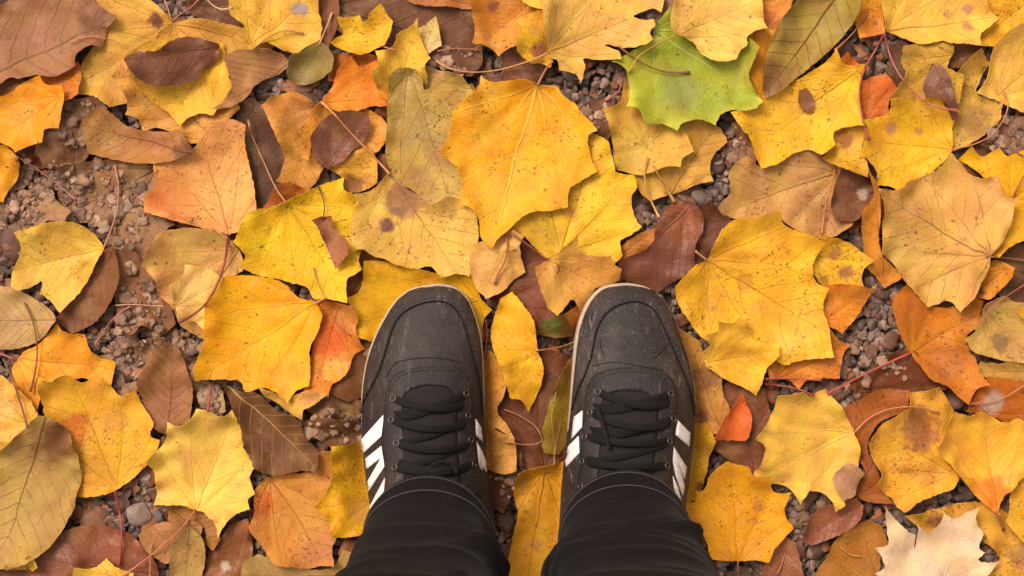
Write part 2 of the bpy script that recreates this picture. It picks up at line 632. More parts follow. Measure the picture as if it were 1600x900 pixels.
    if stalk:
        job = (root, pts(stalk), sc, sw, zm)
        if under:
            build_stalk(job)
        else:
            STALKS.append(job)
    return o


def stalk_mesh(P, sw, z_start=None, lift=0.0, knob=True):
    """tube over the height map; returns points in metres"""
    Q = resample(P, 5)
    z = sample(dilate(HM, 1), Q[:, 0], Q[:, 1])
    r = sw * S * 0.5
    k = np.ones(9) / 9
    zp = np.pad(z, 4, mode='edge')
    zs_ = np.convolve(zp, k, 'valid')
    z = np.maximum(zs_, z - 0.002) + r * 0.8 + 0.0006 + lift
    if z_start is not None:
        m = min(6, len(z))
        z[:m] = z_start * np.linspace(1, 0, m) + z[:m] * np.linspace(0, 1, m)
    t = np.linspace(0, 1, len(Q))
    z = z + 0.004 * np.sin(t * math.pi) * min(1, len(Q) / 40)
    f = (1 - z / H) * S
    W = np.stack([(Q[:, 0] - 800) * f, (450 - Q[:, 1]) * f, z], 1)
    rad = r * (1.05 - 0.25 * np.sin(t * math.pi))
    if knob:
        rad = rad * (1 + 0.55 * np.exp(-((1 - t) * len(Q) / 3.0) ** 2))
    return W, rad


def build_stalk(job):
    o, P, sc, sw, zm = job
    base_z = o.location.z + 0.0008
    W, rad = stalk_mesh(P, sw, base_z)
    loc = np.array(o.location)
    Vv, Ff = tube(W - loc, rad)
    me = mesh_from('stalk', Vv, Ff)
    s_ = link('stalk', me, o, MAT_STEM)
    s_.color = (*alb(sc), 1)
    # keep later things above it
    for p in resample(P, 3):
        ix, iy = int((p[0] - X0) / CELL), int((p[1] - Y0) / CELL)
        if 0 <= ix < GW and 0 <= iy < GH:
            HM[iy, ix] = max(HM[iy, ix], HM[iy, ix] + 0.0005)


def loose_stalk(label, P, sc, sw, lift=0.0):
    P = pts(P)
    W, rad = stalk_mesh(P, sw, lift=lift)
    loc = W[0].copy()
    Vv, Ff = tube(W - loc, rad)
    o = link('leaf_stalk', mesh_from('leaf_stalk', Vv, Ff), None, MAT_STEM)
    o.location = loc
    o.color = (*alb(sc), 1)
    tag(o, label, 'leaf stalk', 'loose leaf stalks lying on the leaves')
    return o
# ------------------------------------------------------------------ where the shoes stand (contours in photo pixels, toe to heel)
SHOES = [
    dict(toe=(684, 446), left=pts("684,446 662,449 640,455 624,467 611,483 598,505 588,525 580,545 573,568 568,595 565,625 564,655 565,690 569,730 576,780 590,850 612,920 645,965 680,975"),
         right=pts("684,446 702,448 720,457 733,474 742,496 749,522 753,552 755,590 756,630 757,680 761,730 768,780 772,850 764,920 730,965 680,975")),
    dict(toe=(982, 445), left=pts("982,445 960,447 940,454 925,470 914,490 906,515 901,545 897,580 893,620 888,665 883,710 878,760 874,830 884,910 920,965 960,975"),
         right=pts("982,445 1003,448 1022,456 1038,470 1051,492 1063,525 1074,555 1082,585 1086,615 1087,650 1084,690 1078,740 1072,790 1065,850 1050,915 1010,965 960,975")),
]
gx_, gy_ = np.meshgrid(gxs, gys)
for sh in SHOES:
    poly = np.vstack([sh['left'], sh['right'][::-1]])
    SHOE[inside(poly, gx_, gy_)] = 1.0
SHOE = np.maximum(blur(dilate(SHOE, 2), 2.5), SHOE)
# ------------------------------------------------------------------ the leaves, lowest first
BR = dict(name='withered_leaf', spk=0.35)
OV = dict(name='oval_leaf', kind='pinn')
WX = dict(name='oval_leaf', kind='waxy', va=0.14, spk=0.3)

# --- the lowest, half hidden layer
leaf('dark brown sunken leaf behind the small lobed yellow leaf at the top edge', (112, 74, 56), "505,-25 600,-40 720,-20 748,40 752,100 735,118 690,108 640,90 600,75 545,60 515,30", "515,10", "750,90", vein=(80, 50, 40), **BR)
leaf('dark shadowed leaf under the thin pale stalk left of the bright yellow leaf', (92, 62, 48), "372,165 395,155 425,180 445,230 448,285 430,325 405,345 385,330 378,280 370,225", "400,340", "395,160", vein=(70, 45, 35), **BR)
leaf('dark rust leaf showing below the orange leaf at the left edge', (128, 66, 38), "-20,215 40,205 100,212 97,238 72,260 55,263 25,240 -20,250", "60,262", "40,205", **BR)
leaf('grey-brown crumbled leaf beside the orange leaf near the left edge', (122, 88, 68), "82,160 100,152 125,155 152,150 165,170 150,200 140,240 110,262 80,262 62,240 68,210 75,185", "110,262", "130,152", ripple=1.6, **BR)
leaf('grey-brown big flat rotten leaf with raised veins at left', (150, 112, 86), "243,262 228,256 200,254 165,250 130,254 98,264 118,285 108,308 82,322 70,345 95,352 118,348 150,352 172,378 185,398 196,390 206,380 222,402 252,404 250,382 258,362 272,350 248,330 236,310 244,290", "243,263", "85,340", vein=(110, 76, 58), va=0.8, ripple=1.5, hold=0.8, **BR)
leaf('brown cracked leaf fragments over pebbles left of the pale yellow leaf', (143, 100, 74), "185,398 205,384 222,402 245,430 250,460 268,480 272,505 255,520 238,514 222,508 210,520 186,522 184,500 178,470 182,440", "255,515", "195,395", vein=(100, 66, 48), ripple=1.8, **BR)
leaf('pale grey crumbled leaf scraps over gravel near the left edge', (165, 128, 100), "12,315 40,300 62,285 78,300 95,318 110,330 100,350 78,345 60,372 40,360 25,355 15,340", "20,340", "105,330", ripple=2.0, **BR)
leaf('reddish brown leaf showing between the two toe caps behind the fan-shaped tan leaf', (118, 66, 48), "780,395 812,378 850,392 872,420 862,462 880,505 845,512 800,480 770,468 758,440", "770,470", "850,385", **BR)
leaf('dark red-brown leaf between the ankles under the olive leaf', (112, 66, 44), "770,560 850,545 895,560 900,640 880,715 840,735 800,720 775,680 765,620", "850,735", "830,550", **BR)
leaf('plain brown leaf below the pale yellow leaf right of the right shoe', (125, 78, 54), "1095,640 1140,598 1190,606 1206,650 1216,705 1195,738 1178,748 1150,728 1108,690", "1180,748", "1150,600", **BR)
leaf('dark red-brown leaf tucked under the rust orange leaf at right', (112, 60, 34), "1330,600 1360,575 1395,552 1425,548 1452,580 1478,605 1440,622 1400,630 1350,632", "1340,615", "1470,600", **BR)
leaf('very dark leaf at the right edge below the curved dark stalk', (98, 64, 48), "1552,395 1590,380 1640,385 1640,480 1600,478 1570,470 1545,440", "1640,430", "1550,420", **BR)
leaf('orange-brown strip of a leaf at the top edge left of the orange one', (190, 110, 60), "622,-25 738,-25 742,2 735,12 700,11 665,9 640,2", "735,5", "625,-15", va=.3)
leaf('small brown scrap under the big ribbed brown leaf at the left edge', (140, 92, 62), "-25,112 20,118 36,126 22,142 6,152 -25,155", "36,126", "-20,140", **BR)
leaf('brown leaf corner between the bright yellow leaf and the left toe cap', (158, 98, 50), "545,392 572,385 592,402 590,425 566,460 548,470 535,440", "545,465", "585,390", **BR)
leaf('withered grey-brown crumpled leaf left of the left shoe', (150, 114, 84), "472,632 488,613 520,610 548,618 566,632 572,652 545,660 512,656 490,648", "570,650", "475,630", ripple=2.2, **BR)
leaf('dark brown leaf touching the outer side of the left shoe', (126, 84, 60), "532,572 552,545 585,535 595,570 585,612 545,625 520,612 515,595", "590,560", "520,605", **BR)
leaf('whitish decayed leaf scrap under the edge of the golden leaf at left', (172, 146, 128), "296,590 310,565 328,600 345,612 352,640 330,650 318,640 308,622", "345,650", "300,580", ripple=2.0, **BR)
leaf('dull brown leaf between gravel and the deep yellow leaf at the bottom centre', (98, 66, 50), "752,690 775,670 812,690 815,725 800,775 785,800 765,790 755,740", "800,780", "770,672", **BR)
leaf('brown smooth leaf under the top right tan leaf', (150, 95, 58), "1468,72 1500,62 1545,70 1530,88 1510,103 1490,106 1475,98", "1540,72", "1475,98", **WX)
leaf('dark brown leaf behind the pale curled pink stalks at the top left', (110, 72, 54), "285,-20 400,-20 395,30 372,50 340,42 315,30 300,22", "300,10", "395,5", **BR)
leaf('brown leaf right of the fluffy spotted yellow leaf at the top', (140, 92, 66), "490,-20 525,-20 530,30 520,60 505,80 490,70 498,30", "510,75", "510,-15", **BR)
leaf('dusky leaf along the bottom left corner under the ribbed olive leaf', (120, 76, 50), "-25,870 60,862 120,880 125,925 -25,925", "120,900", "-20,890", **BR)

leaf('brown leaf bits on pebbles right of the big golden leaf near the top', (116, 78, 60), "902,172 925,158 948,154 958,178 952,214 940,226 932,206 918,190", "945,220", "915,165", ripple=1.5, **BR)
leaf('brown leaf scrap left of the golden leaf stalk at the top', (122, 82, 64), "792,78 820,74 842,92 852,108 840,132 820,126 800,128 786,110", "848,128", "800,82", ripple=1.4, **BR)
leaf('narrow brown leaf on pebbles between the dull ochre and speckled yellow leaves', (136, 94, 70), "1146,196 1160,192 1172,214 1182,244 1176,262 1160,256 1150,262 1144,240 1152,222", "1150,258", "1156,196", ripple=1.5, **BR)
leaf('dark brown leaf half hidden left of the biggest golden leaf', (104, 64, 48), "1085,325 1110,318 1128,335 1150,352 1120,380 1098,420 1076,436 1080,405 1092,372 1098,345", "1080,430", "1115,325", **BR)
leaf('tan crumbled bark-like leaf scrap beside the brown pointed leaf', (172, 132, 102), "212,548 222,534 240,528 258,530 262,545 248,560 238,578 222,590 206,585 214,568", "258,534", "212,585", ripple=2.4, **BR)
leaf('brown crumpled leaf debris above the striped leaf and the orange veined one', (128, 92, 70), "474,660 500,652 540,656 568,668 572,700 545,706 520,700 505,690 486,680", "568,690", "478,664", ripple=2.4, **BR)
leaf('brown ragged leaf at the right edge under the hooked stalk', (134, 96, 76), "1556,190 1590,182 1640,190 1640,240 1600,238 1575,240 1548,232 1530,228 1545,210", "1640,225", "1548,205", ripple=1.8, **BR)
leaf('dark brown leaf behind the two pink stalks at the upper right', (100, 68, 54), "1385,78 1408,66 1428,75 1412,98 1416,116 1400,138 1384,124 1392,100", "1395,135", "1410,70", **BR)

COVER_LOW = COVER.copy()

# --- second layer
leaf('yellow-orange leaf on the left edge beside the gravel', (240, 172, 38), "-30,225 0,226 14,231 28,248 26,275 12,298 4,313 -30,305", "-25,230", "10,310", spk=.5)
leaf('dull ochre leaf with wavy edge left of the round orange one', (216, 152, 66), "412,166 430,150 456,144 490,158 503,172 486,184 478,200 474,216 486,236 502,262 495,282 474,300 458,296 436,282 444,250 440,230 430,206 420,186", "500,165", "455,295", patch=[(470, 180, 30, (150, 90, 50), .5)], spk=.5)
leaf('cream tan leaf edge left of the big golden leaf near the top', (226, 184, 108), "664,104 690,112 723,119 718,130 738,134 742,152 700,172 655,165 658,130", "720,122", "665,110", spk=.3)
leaf('tan-yellow leaf with thin dark veins below the green one', (226, 174, 72), "1070,188 1090,188 1116,193 1131,210 1134,222 1113,246 1109,266 1112,282 1090,288 1062,300 1045,305 1015,312 1000,300 990,276 1018,255 1050,235", "1047,308", "1115,200", vein=(120, 70, 45), spk=.35, patch=[(1090, 230, 30, (190, 130, 60), .5)], stalk="1013,243 1026,268 1040,292 1054,316", sc=(205, 140, 75), sw=4)
leaf('mottled tan-brown leaf with pinkish stalk across it on the right', (214, 164, 90), "1150,254 1166,246 1190,261 1236,238 1262,236 1290,246 1312,262 1322,276 1306,302 1338,342 1306,368 1282,374 1265,370 1232,352 1210,335 1170,345 1132,336 1122,326 1140,300 1138,272", "1308,266", "1130,332", vein=(140, 90, 50), patch=[(1280, 330, 40, (165, 105, 65), .75), (1270, 260, 30, (170, 120, 80), .5), (1180, 290, 30, (190, 135, 75), .5)], spk=.6, stalk="1306,262 1296,300 1288,335 1284,366", sc=(205, 120, 70), sw=3.4)
leaf('brown leaf with a whitish lump under the mottled tan leaf', (122, 78, 58), "1316,264 1350,260 1366,298 1366,312 1350,332 1334,345 1304,342 1298,312", "1364,300", "1300,330", patch=[(1351, 303, 10, (190, 165, 140), 1)], **BR)
leaf('orange-brown narrow leaf left of the large round tan leaf', (226, 150, 52), "1352,262 1372,290 1380,400 1412,428 1402,440 1386,447 1371,432 1354,416 1348,382 1347,330 1365,305", "1385,440", "1368,300", edge=(170, 90, 45), spk=.5)
leaf('spotted yellow leaf right of the big golden leaf', (238, 188, 44), "1284,368 1302,372 1326,380 1340,390 1359,408 1346,426 1350,452 1320,448 1290,448 1274,432 1266,415 1278,395", "1272,400", "1358,408", patch=[(1322, 425, 12, (165, 95, 70), .8), (1305, 395, 10, (170, 100, 60), .8)], spk=.95)
leaf('tan strip of leaf at the right edge above the orange one', (206, 158, 72), "1528,582 1534,568 1560,568 1600,560 1640,556 1640,606 1600,598 1580,596 1545,592", "1640,580", "1530,580")
leaf('burnt orange leaf at the right edge under a thin pink stalk', (196, 96, 24), "1512,642 1530,606 1545,590 1600,596 1645,600 1645,700 1600,685 1570,660 1540,648", "1640,650", "1515,640", patch=[(1552, 630, 18, (190, 160, 140), .9)], stalk="1640,592 1605,600 1575,618 1545,629 1515,631", sc=(200, 130, 90), spk=.6)
leaf('rusty brown leaf left of the yellow leaf with a brown disc', (166, 94, 38), "1322,640 1375,608 1416,612 1412,642 1372,662 1357,700 1373,740 1380,768 1396,786 1350,782 1335,770 1352,740 1338,708", "1340,775", "1410,615", spk=.4)
leaf('brownish ochre crumpled leaf against the outer side of the right shoe', (202, 144, 66), "1062,515 1092,535 1102,560 1126,580 1128,610 1136,636 1126,672 1104,676 1086,656 1075,600 1068,560", "1126,668", "1070,520", patch=[(1105, 590, 20, (140, 85, 55), .7)], ripple=1.6, spk=.6)
leaf('spotted orange-yellow leaf in the lower right corner behind the cream one', (226, 168, 56), "1415,806 1460,796 1492,788 1522,784 1550,790 1582,806 1625,838 1635,930 1555,930 1538,890 1562,876 1530,842 1480,832 1450,832", "1640,900", "1420,806", patch=[(1600, 870, 25, (190, 130, 90), .7), (1460, 810, 15, (150, 90, 45), .8)], spk=.85)
leaf('yellow leaf tip in the lower right corner above the spotted one', (242, 184, 48), "1576,742 1600,734 1645,738 1645,850 1600,848 1572,815 1580,770", "1640,800", "1580,745", spk=.5)
leaf('dull brown leaf at the bottom left beside the orange veined leaf', (150, 95, 52), "352,832 357,820 388,810 394,850 392,890 388,925 318,925 322,880 330,850", "388,812", "350,925", patch=[(352, 885, 8, (230, 210, 190), .6)], **WX)
leaf('dark tan leaf partly under the pale yellow leaf at the bottom left', (158, 108, 60), "262,788 305,794 336,814 346,842 335,858 318,850 322,835 300,815 262,815", "262,795", "342,848", **OV)
leaf('tan-brown leaf along the bottom edge left of the left trouser leg', (186, 138, 88), "382,880 402,868 450,884 520,886 535,862 555,868 535,925 378,925", "540,900", "385,900", va=.35, spk=.25)
leaf('tan-yellow lobed leaf behind the fluffy brown leaf at the top left', (224, 172, 72), "268,36 242,5 205,-15 160,-28 132,10 150,62 128,98 122,146 150,152 174,166 200,158 212,120 232,92 262,72", "268,36", "135,125", edge=(215, 150, 70), stalk="268,34 264,18 258,2 252,-18", sc=(200, 130, 85), patch=[(243, 32, 11, (130, 80, 55), 1)], spk=.4, va=.45)
leaf('yellow-tan leaf crossing behind the fluffy spotted one at the top', (226, 172, 74), "268,36 300,30 345,36 400,52 428,70 400,90 352,86 305,78 262,86 215,92 240,62", "268,36", "425,68", stalk="268,34 285,20 300,10 316,-6", sc=(185, 110, 75), spk=.5, va=.4)
leaf('folded orange-tan leaf below the yellow leaf with a brown bean-shaped leaf', (228, 164, 78), "182,122 200,94 242,100 330,120 374,170 360,188 354,214 342,228 318,222 300,224 262,204 240,199 222,204 214,186 199,178 199,150", "345,222", "200,110", spk=.5)
leaf('dark brown narrow leaf left of the crumbled leaf over pebbles', (124, 82, 56), "180,384 191,434 181,462 150,502 112,522 90,504 96,484 120,464 140,430 160,394", "182,386", "95,505", patch=[(130, 480, 20, (165, 120, 80), .5)], kind='pinn', va=.5, **BR)
leaf('rusty brown leaf left of the bright yellow leaf', (168, 94, 38), "408,330 418,314 432,294 452,286 474,297 462,310 430,326", "470,298", "410,328", **BR)
leaf('reddish orange leaf behind the orange one near the top', (214, 116, 52), "515,125 520,86 560,84 592,92 586,110 556,104 535,125", "520,125", "590,92", edge=(190, 90, 45))
leaf('brown-green leaf with an orange corner between the toes of the shoes', (140, 104, 46), "838,520 846,503 880,490 905,478 914,500 902,522 872,528", "838,518", "910,482", patch=[(900, 488, 20, (225, 140, 50), 1), (862, 508, 14, (90, 105, 40), .8)], spk=.6)
leaf('orange-tan narrow leaf against the inner side of the left shoe', (222, 164, 78), "742,552 766,550 782,566 792,592 786,620 776,642 792,662 805,690 804,732 786,739 764,735 748,720 742,640", "760,735", "765,552", patch=[(775, 585, 25, (225, 150, 45), .7)], spk=.5)
leaf('olive green-brown leaf against the inner side of the right shoe', (150, 128, 40), "900,548 882,574 864,612 854,646 845,688 850,706 872,711 888,690 902,640 910,600", "868,712", "896,555", stalk="872,600 862,650 866,690 866,728", sc=(190, 140, 60), sw=1.8, vein=(190, 160, 70), kind='pinn', va=.3, patch=[(870, 690, 16, (170, 130, 60), .8), (890, 580, 20, (150, 90, 50), .6)])
leaf('small orange-brown leaf under the dark red curled leaf', (176, 112, 52), "968,392 980,377 1000,364 1024,358 1020,378 1006,395 985,404 972,404", "970,398", "1022,360", **BR)
leaf('orange-yellow leaf under the edge of the round tan leaf at right', (234, 154, 46), "1532,412 1560,408 1578,420 1572,440 1547,466 1522,462 1525,440", "1570,420", "1525,460", patch=[(1535, 455, 8, (90, 60, 45), .9)])
leaf('orange leaf peeking out below the big golden leaf at right', (224, 128, 42), "1200,570 1240,545 1297,530 1296,515 1310,530 1326,540 1316,560 1309,590 1262,594 1248,606 1232,594 1205,592", "1215,590", "1320,540", edge=(215, 90, 35), spk=.5)
leaf('narrow yellow leaf touching the heel side of the right shoe', (228, 170, 36), "1060,672 1100,662 1113,684 1106,720 1101,745 1091,776 1070,786 1052,762", "1070,780", "1105,668", patch=[(1095, 760, 8, (100, 50, 25), .9)], spk=.8)
leaf('brown-olive leaf right of the long ribbed leaf at the top right', (226, 148, 58), "1180,-20 1245,-20 1232,20 1205,62 1178,64", "1240,-15", "1180,62", patch=[(1195, 30, 25, (200, 100, 45), .6)])
leaf('orange-yellow leaf between the green leaf and the ribbed olive leaf', (242, 168, 44), "1172,56 1200,48 1218,60 1205,110 1200,150 1186,164 1166,124", "1190,160", "1200,50", spk=.3)
leaf('small orange leaf corner with a pink stalk at the top right', (238, 164, 48), "1334,-18 1378,-18 1382,20 1381,50 1345,57 1336,30", "1356,18", "1358,56", stalk="1356,18 1342,40 1325,60 1305,78", sc=(205, 130, 85), patch=[(1365, 45, 18, (215, 120, 40), .8)])
leaf('golden yellow leaf in the upper right corner', (248, 190, 46), "1536,-20 1630,-20 1630,40 1580,46 1566,58 1558,73 1522,69 1526,52 1545,42 1553,30 1536,12", "1620,-10", "1530,65", spk=.5)
leaf('orange-red bent leaf beside the two pink stalks at the top right', (220, 108, 36), "1312,95 1323,86 1346,104 1348,126 1362,120 1381,118 1397,140 1389,156 1386,178 1366,188 1347,190 1338,150 1324,112", "1350,188", "1320,90", edge=(200, 70, 40), spk=.4)
leaf('small yellow leaf with brown patches below the yellow leaf at right', (240, 184, 48), "1300,226 1306,206 1340,193 1352,206 1347,230 1354,260 1353,275 1330,270 1310,262 1288,246", "1300,240", "1352,270", patch=[(1320, 215, 18, (150, 85, 45), .8)], spk=.8)
leaf('ochre brown-veined leaf under the big pale leaf at the right edge', (214, 168, 66), "1488,235 1482,200 1490,180 1470,160 1500,105 1530,80 1545,100 1526,145 1562,162 1558,188 1542,206 1512,226", "1488,234", "1540,95", patch=[(1520, 195, 28, (150, 105, 60), .6)], spk=.8, vein=(230, 190, 100))
leaf('dull yellow leaf behind the dark brown curled one at the upper right', (216, 170, 66), "1412,75 1440,68 1482,68 1487,84 1480,104 1500,120 1495,160 1462,170 1440,158 1415,162 1388,158 1400,140 1414,116 1408,98", "1490,85", "1392,155", spk=.5)

# --- third layer
leaf('red-orange scrap beside the orange leaf at the left edge', (226, 124, 46), "70,122 120,98 128,124 124,148 106,157 94,148 74,142", "74,132", "122,105", edge=(200, 90, 40))
leaf('orange-yellow leaf cut by the left edge below the ribbed brown leaf', (244, 164, 32), "-35,150 2,150 35,127 62,121 72,132 100,137 104,153 98,176 93,200 75,204 68,222 50,228 32,238 15,228 -35,215", "95,150", "-10,215", edge=(240, 140, 20), spk=.5, patch=[(30, 180, 25, (235, 170, 70), .5)])
leaf('yellow leaf lying under the brown bean-shaped leaf at the upper left', (248, 196, 58), "205,94 238,70 305,66 344,66 352,90 361,104 357,116 364,140 360,154 343,165 332,178 310,177 292,185 280,195 264,178 240,160 222,140 208,118", "343,72", "265,185", patch=[(222, 125, 28, (236, 168, 70), .7)], spk=.45, va=.35)
leaf('light orange leaf with long stalk above the pale orange one', (242, 168, 66), "505,160 530,168 560,166 598,186 608,204 602,222 590,236 575,240 540,235 505,232 490,228 483,250 475,246 477,222 471,205 484,183", "505,160", "595,230", spk=.35)
leaf('rounded yellow-orange leaf under the small dark brown leaf', (238, 176, 62), "510,262 540,246 562,234 577,232 587,246 590,266 588,284 570,297 553,300 540,294 532,276", "515,262", "585,262", patch=[(555, 290, 16, (120, 70, 45), .8), (572, 280, 10, (190, 120, 60), .6)], spk=.7)
leaf('vivid orange leaf with a paler tip near the top centre-left', (244, 148, 42), "503,162 520,132 528,110 550,93 562,104 586,99 597,115 598,140 614,156 604,164 580,166 560,173 530,175 512,166", "505,160", "612,152", edge=(232, 110, 36), patch=[(590, 180, 16, (190, 150, 110), .5)], spk=.2)
leaf('pale straw leaf tip behind the star-shaped yellow leaf', (238, 204, 132), "650,46 668,37 680,29 687,50 688,70 676,80 664,86 654,66", "660,84", "681,31", spk=.2)
leaf('yellow star-shaped leaf with pointed lobes near the top', (244, 198, 70), "588,80 606,79 617,70 622,55 640,43 652,34 656,55 664,76 671,93 664,104 668,121 664,134 654,122 645,140 630,150 618,148 614,161 600,152 591,140 584,118 592,101", "614,158", "652,36", patch=[(596, 142, 14, (244, 160, 50), .8)], spk=.45, va=.25)
leaf('dusty khaki leaf with grey blotches left of the big golden leaf', (204, 168, 82), "612,122 624,111 648,112 660,124 664,140 690,128 722,124 740,150 730,200 715,240 722,290 724,314 700,312 688,319 670,316 648,300 624,285 611,268 603,240 605,200 607,160", "640,114", "705,315", vein=(160, 125, 70), patch=[(650, 200, 40, (190, 160, 100), .6), (690, 230, 30, (175, 135, 85), .5), (640, 140, 22, (214, 178, 110), .6), (660, 280, 20, (170, 125, 80), .5)], spk=.75)
leaf('pale orange leaf with dark red stalk right of the rotten leaf', (240, 170, 96), "243,256 262,248 300,234 318,214 336,198 366,190 386,200 384,226 391,260 399,300 401,340 380,358 355,366 330,360 300,352 270,344 231,330 229,312 243,290", "355,366", "315,214", patch=[(255, 320, 55, (238, 150, 80), .9), (360, 300, 55, (242, 188, 104), .8), (250, 315, 16, (236, 130, 60), .6)], vein=(175, 105, 62), va=.8, spk=.5, stalk="355,366 353,400 342,438 322,474 298,494 280,503", sc=(150, 62, 52), sw=4.2)
leaf('tan-orange leaf under the dark red stalk at left', (230, 178, 98), "254,366 300,357 350,368 374,395 378,420 340,450 330,470 340,500 318,528 285,510 270,480 250,460 246,440 228,415 232,404", "372,390", "290,515", spk=.3, patch=[(300, 380, 30, (222, 180, 90), .5)])
leaf('pale cream-yellow leaf below the tan-orange one at left', (248, 206, 112), "290,416 326,420 346,436 338,460 330,480 342,498 318,512 300,502 284,502 275,472 270,446 284,435", "275,480", "345,438", spk=.15, va=.3, stalk="255,478 230,477 205,476 180,477", sc=(230, 180, 150), sw=1.6)
leaf('yellow leaf trodden under the toe of the left shoe', (244, 192, 34), "572,410 600,408 640,418 690,428 732,430 746,440 750,464 766,484 756,500 752,534 700,520 620,512 580,532 555,520 557,496 544,466 560,458 568,436", "750,470", "560,500", spk=.35)
leaf('dull ochre leaf hanging below the green leaf', (222, 174, 66), "976,130 968,160 944,172 952,200 958,230 962,262 976,268 1000,274 1020,269 1036,262 1060,260 1066,248 1080,237 1072,210 1062,190 1030,165 1000,148", "1010,228", "960,180", spk=.25, va=.3, patch=[(1000, 240, 45, (206, 172, 72), .6)])
leaf('bright yellow leaf with a dark side vein beside the big golden leaf', (248, 200, 48), "915,205 948,222 957,246 962,268 988,276 993,292 986,312 990,335 999,355 984,368 969,377 970,400 960,409 940,402 905,398 880,398 855,402 835,386 812,363 798,358 830,320 880,260", "876,396", "930,214", vein=(190, 120, 50), va=.7, patch=[(850, 375, 35, (205, 160, 50), .7), (888, 330, 14, (190, 110, 45), .35)], spk=.55)  # wide darker patch at lower left is shade painted into the colour
leaf('large pale gold leaf cut by the right edge near the upper right corner', (240, 190, 84), "1558,64 1575,48 1610,34 1660,60 1660,195 1600,178 1560,160 1525,146 1540,120 1545,92 1550,76", "1560,150", "1650,70", spk=.2, va=.3)
leaf('golden yellow leaf at the right edge beneath the large round tan leaf', (248, 190, 30), "1502,248 1518,233 1535,244 1560,233 1572,243 1600,235 1660,240 1660,372 1600,376 1575,386 1552,400 1536,390 1560,330 1540,280", "1580,312", "1655,260", spk=.3, stalk="1582,312 1590,294 1600,275 1618,250", sc=(190, 90, 55), sw=3)
leaf('orange leaf with a wavy edge above the gravel patch at right', (232, 134, 38), "1284,448 1320,444 1350,449 1361,453 1346,485 1336,500 1315,518 1300,512 1288,506", "1290,500", "1358,453", edge=(225, 95, 40), spk=.35)
leaf('large rust orange leaf right of the gravel patch', (204, 112, 28), "1408,452 1418,446 1440,470 1452,477 1490,480 1516,464 1532,472 1532,492 1526,510 1512,526 1516,546 1526,560 1531,586 1541,600 1526,606 1508,629 1495,620 1480,605 1450,591 1434,570 1420,550 1404,520 1396,490 1394,475", "1422,552", "1530,490", patch=[(1480, 570, 30, (200, 120, 60), .7), (1480, 500, 35, (232, 138, 36), .7), (1415, 480, 16, (190, 95, 40), .6)], edge=(185, 80, 35), spk=.55, stalk="1422,552 1390,566 1350,585 1318,602 1293,615", sc=(190, 80, 70), sw=3.6)
leaf('khaki tan leaf at the right edge with a grey smudge', (210, 168, 88), "1510,530 1524,516 1531,496 1535,480 1565,464 1586,472 1650,468 1650,566 1585,566 1555,560 1520,548", "1535,480", "1600,545", vein=(150, 105, 70), patch=[(1562, 535, 16, (140, 100, 70), .8)], spk=.6, stalk="1532,505 1548,482 1570,465 1600,445", sc=(190, 110, 80), sw=2)
leaf('small yellow leaf tip cut by the right edge', (250, 196, 50), "1592,488 1602,478 1640,476 1640,505 1605,503", "1640,490", "1592,488", spk=.1)
leaf('dark olive-brown leaf left of the cream maple-like one', (168, 114, 44), "1262,925 1276,890 1292,868 1302,850 1332,824 1356,814 1376,820 1386,846 1378,870 1370,925", "1370,905", "1345,818", kind='pinn', va=.3, spk=.3, name='oval_leaf', stalk="1313,855 1328,866 1345,870", sc=(220, 160, 90), sw=1.6)
leaf('reddish brown oval leaf on pebbles below the pale yellow leaf', (150, 88, 62), "1255,830 1262,810 1280,795 1310,785 1336,777 1349,790 1346,806 1330,826 1300,840 1270,853 1257,848", "1348,784", "1257,842", **WX)
leaf('brown oval leaf on the bottom edge right of the deep yellow lobed leaf', (152, 92, 62), "1204,860 1225,837 1244,850 1251,880 1256,925 1183,925 1194,882", "1226,862", "1215,925", stalk="1227,862 1222,880 1214,898", sc=(210, 120, 90), sw=2, **WX)
leaf('orange-yellow leaf with pink veins above the mottled leaf at left', (248, 172, 44), "58,538 92,508 105,519 132,524 139,540 150,555 178,567 171,600 150,598 130,590 108,596 90,600 70,610 60,655 30,620 18,592 20,572 35,550", "22,560", "175,575", patch=[(110, 565, 45, (235, 150, 30), .6), (45, 620, 25, (230, 150, 45), .6)], spk=.2, stalk="22,562 10,556 0,553 -15,552", sc=(190, 110, 90), sw=4, vein=(225, 130, 70), va=.7)
leaf('light orange-yellow leaf cut by the left edge', (246, 186, 84), "-30,580 0,586 20,600 46,620 63,645 50,668 25,686 0,696 -30,700", "45,660", "-25,600", spk=.25, patch=[(5, 640, 20, (250, 210, 120), .6)])
leaf('small yellow leaf point at the left edge above the ribbed olive leaf', (250, 204, 84), "-30,690 -5,692 24,688 12,712 0,732 -30,745", "22,690", "-25,735", spk=.1)
leaf('orange mottled leaf with a strong midrib left of the left trouser leg', (216, 132, 58), "420,746 400,765 398,800 391,822 410,852 430,878 455,884 480,888 500,884 522,882 520,855 526,840 540,800 530,760 526,730 522,704 505,706 490,735 455,740", "420,747", "505,880", patch=[(480, 800, 55, (226, 160, 70), .75), (500, 860, 25, (190, 115, 75), .6), (475, 715, 25, (226, 122, 52), .7), (412, 790, 22, (230, 118, 50), .7)], vein=(170, 95, 50), va=.7, spk=.75)
leaf('red-brown waxy curled leaf above the right toe cap', (122, 70, 54), "1050,317 1066,313 1086,320 1098,340 1098,358 1086,384 1083,396 1086,410 1070,430 1048,444 1028,458 1000,448 966,432 966,410 985,400 1002,394 1020,378 1025,350 1035,334", "1078,320", "970,428", patch=[(1062, 350, 32, (150, 84, 48), .9)], cup=-.18, **WX)
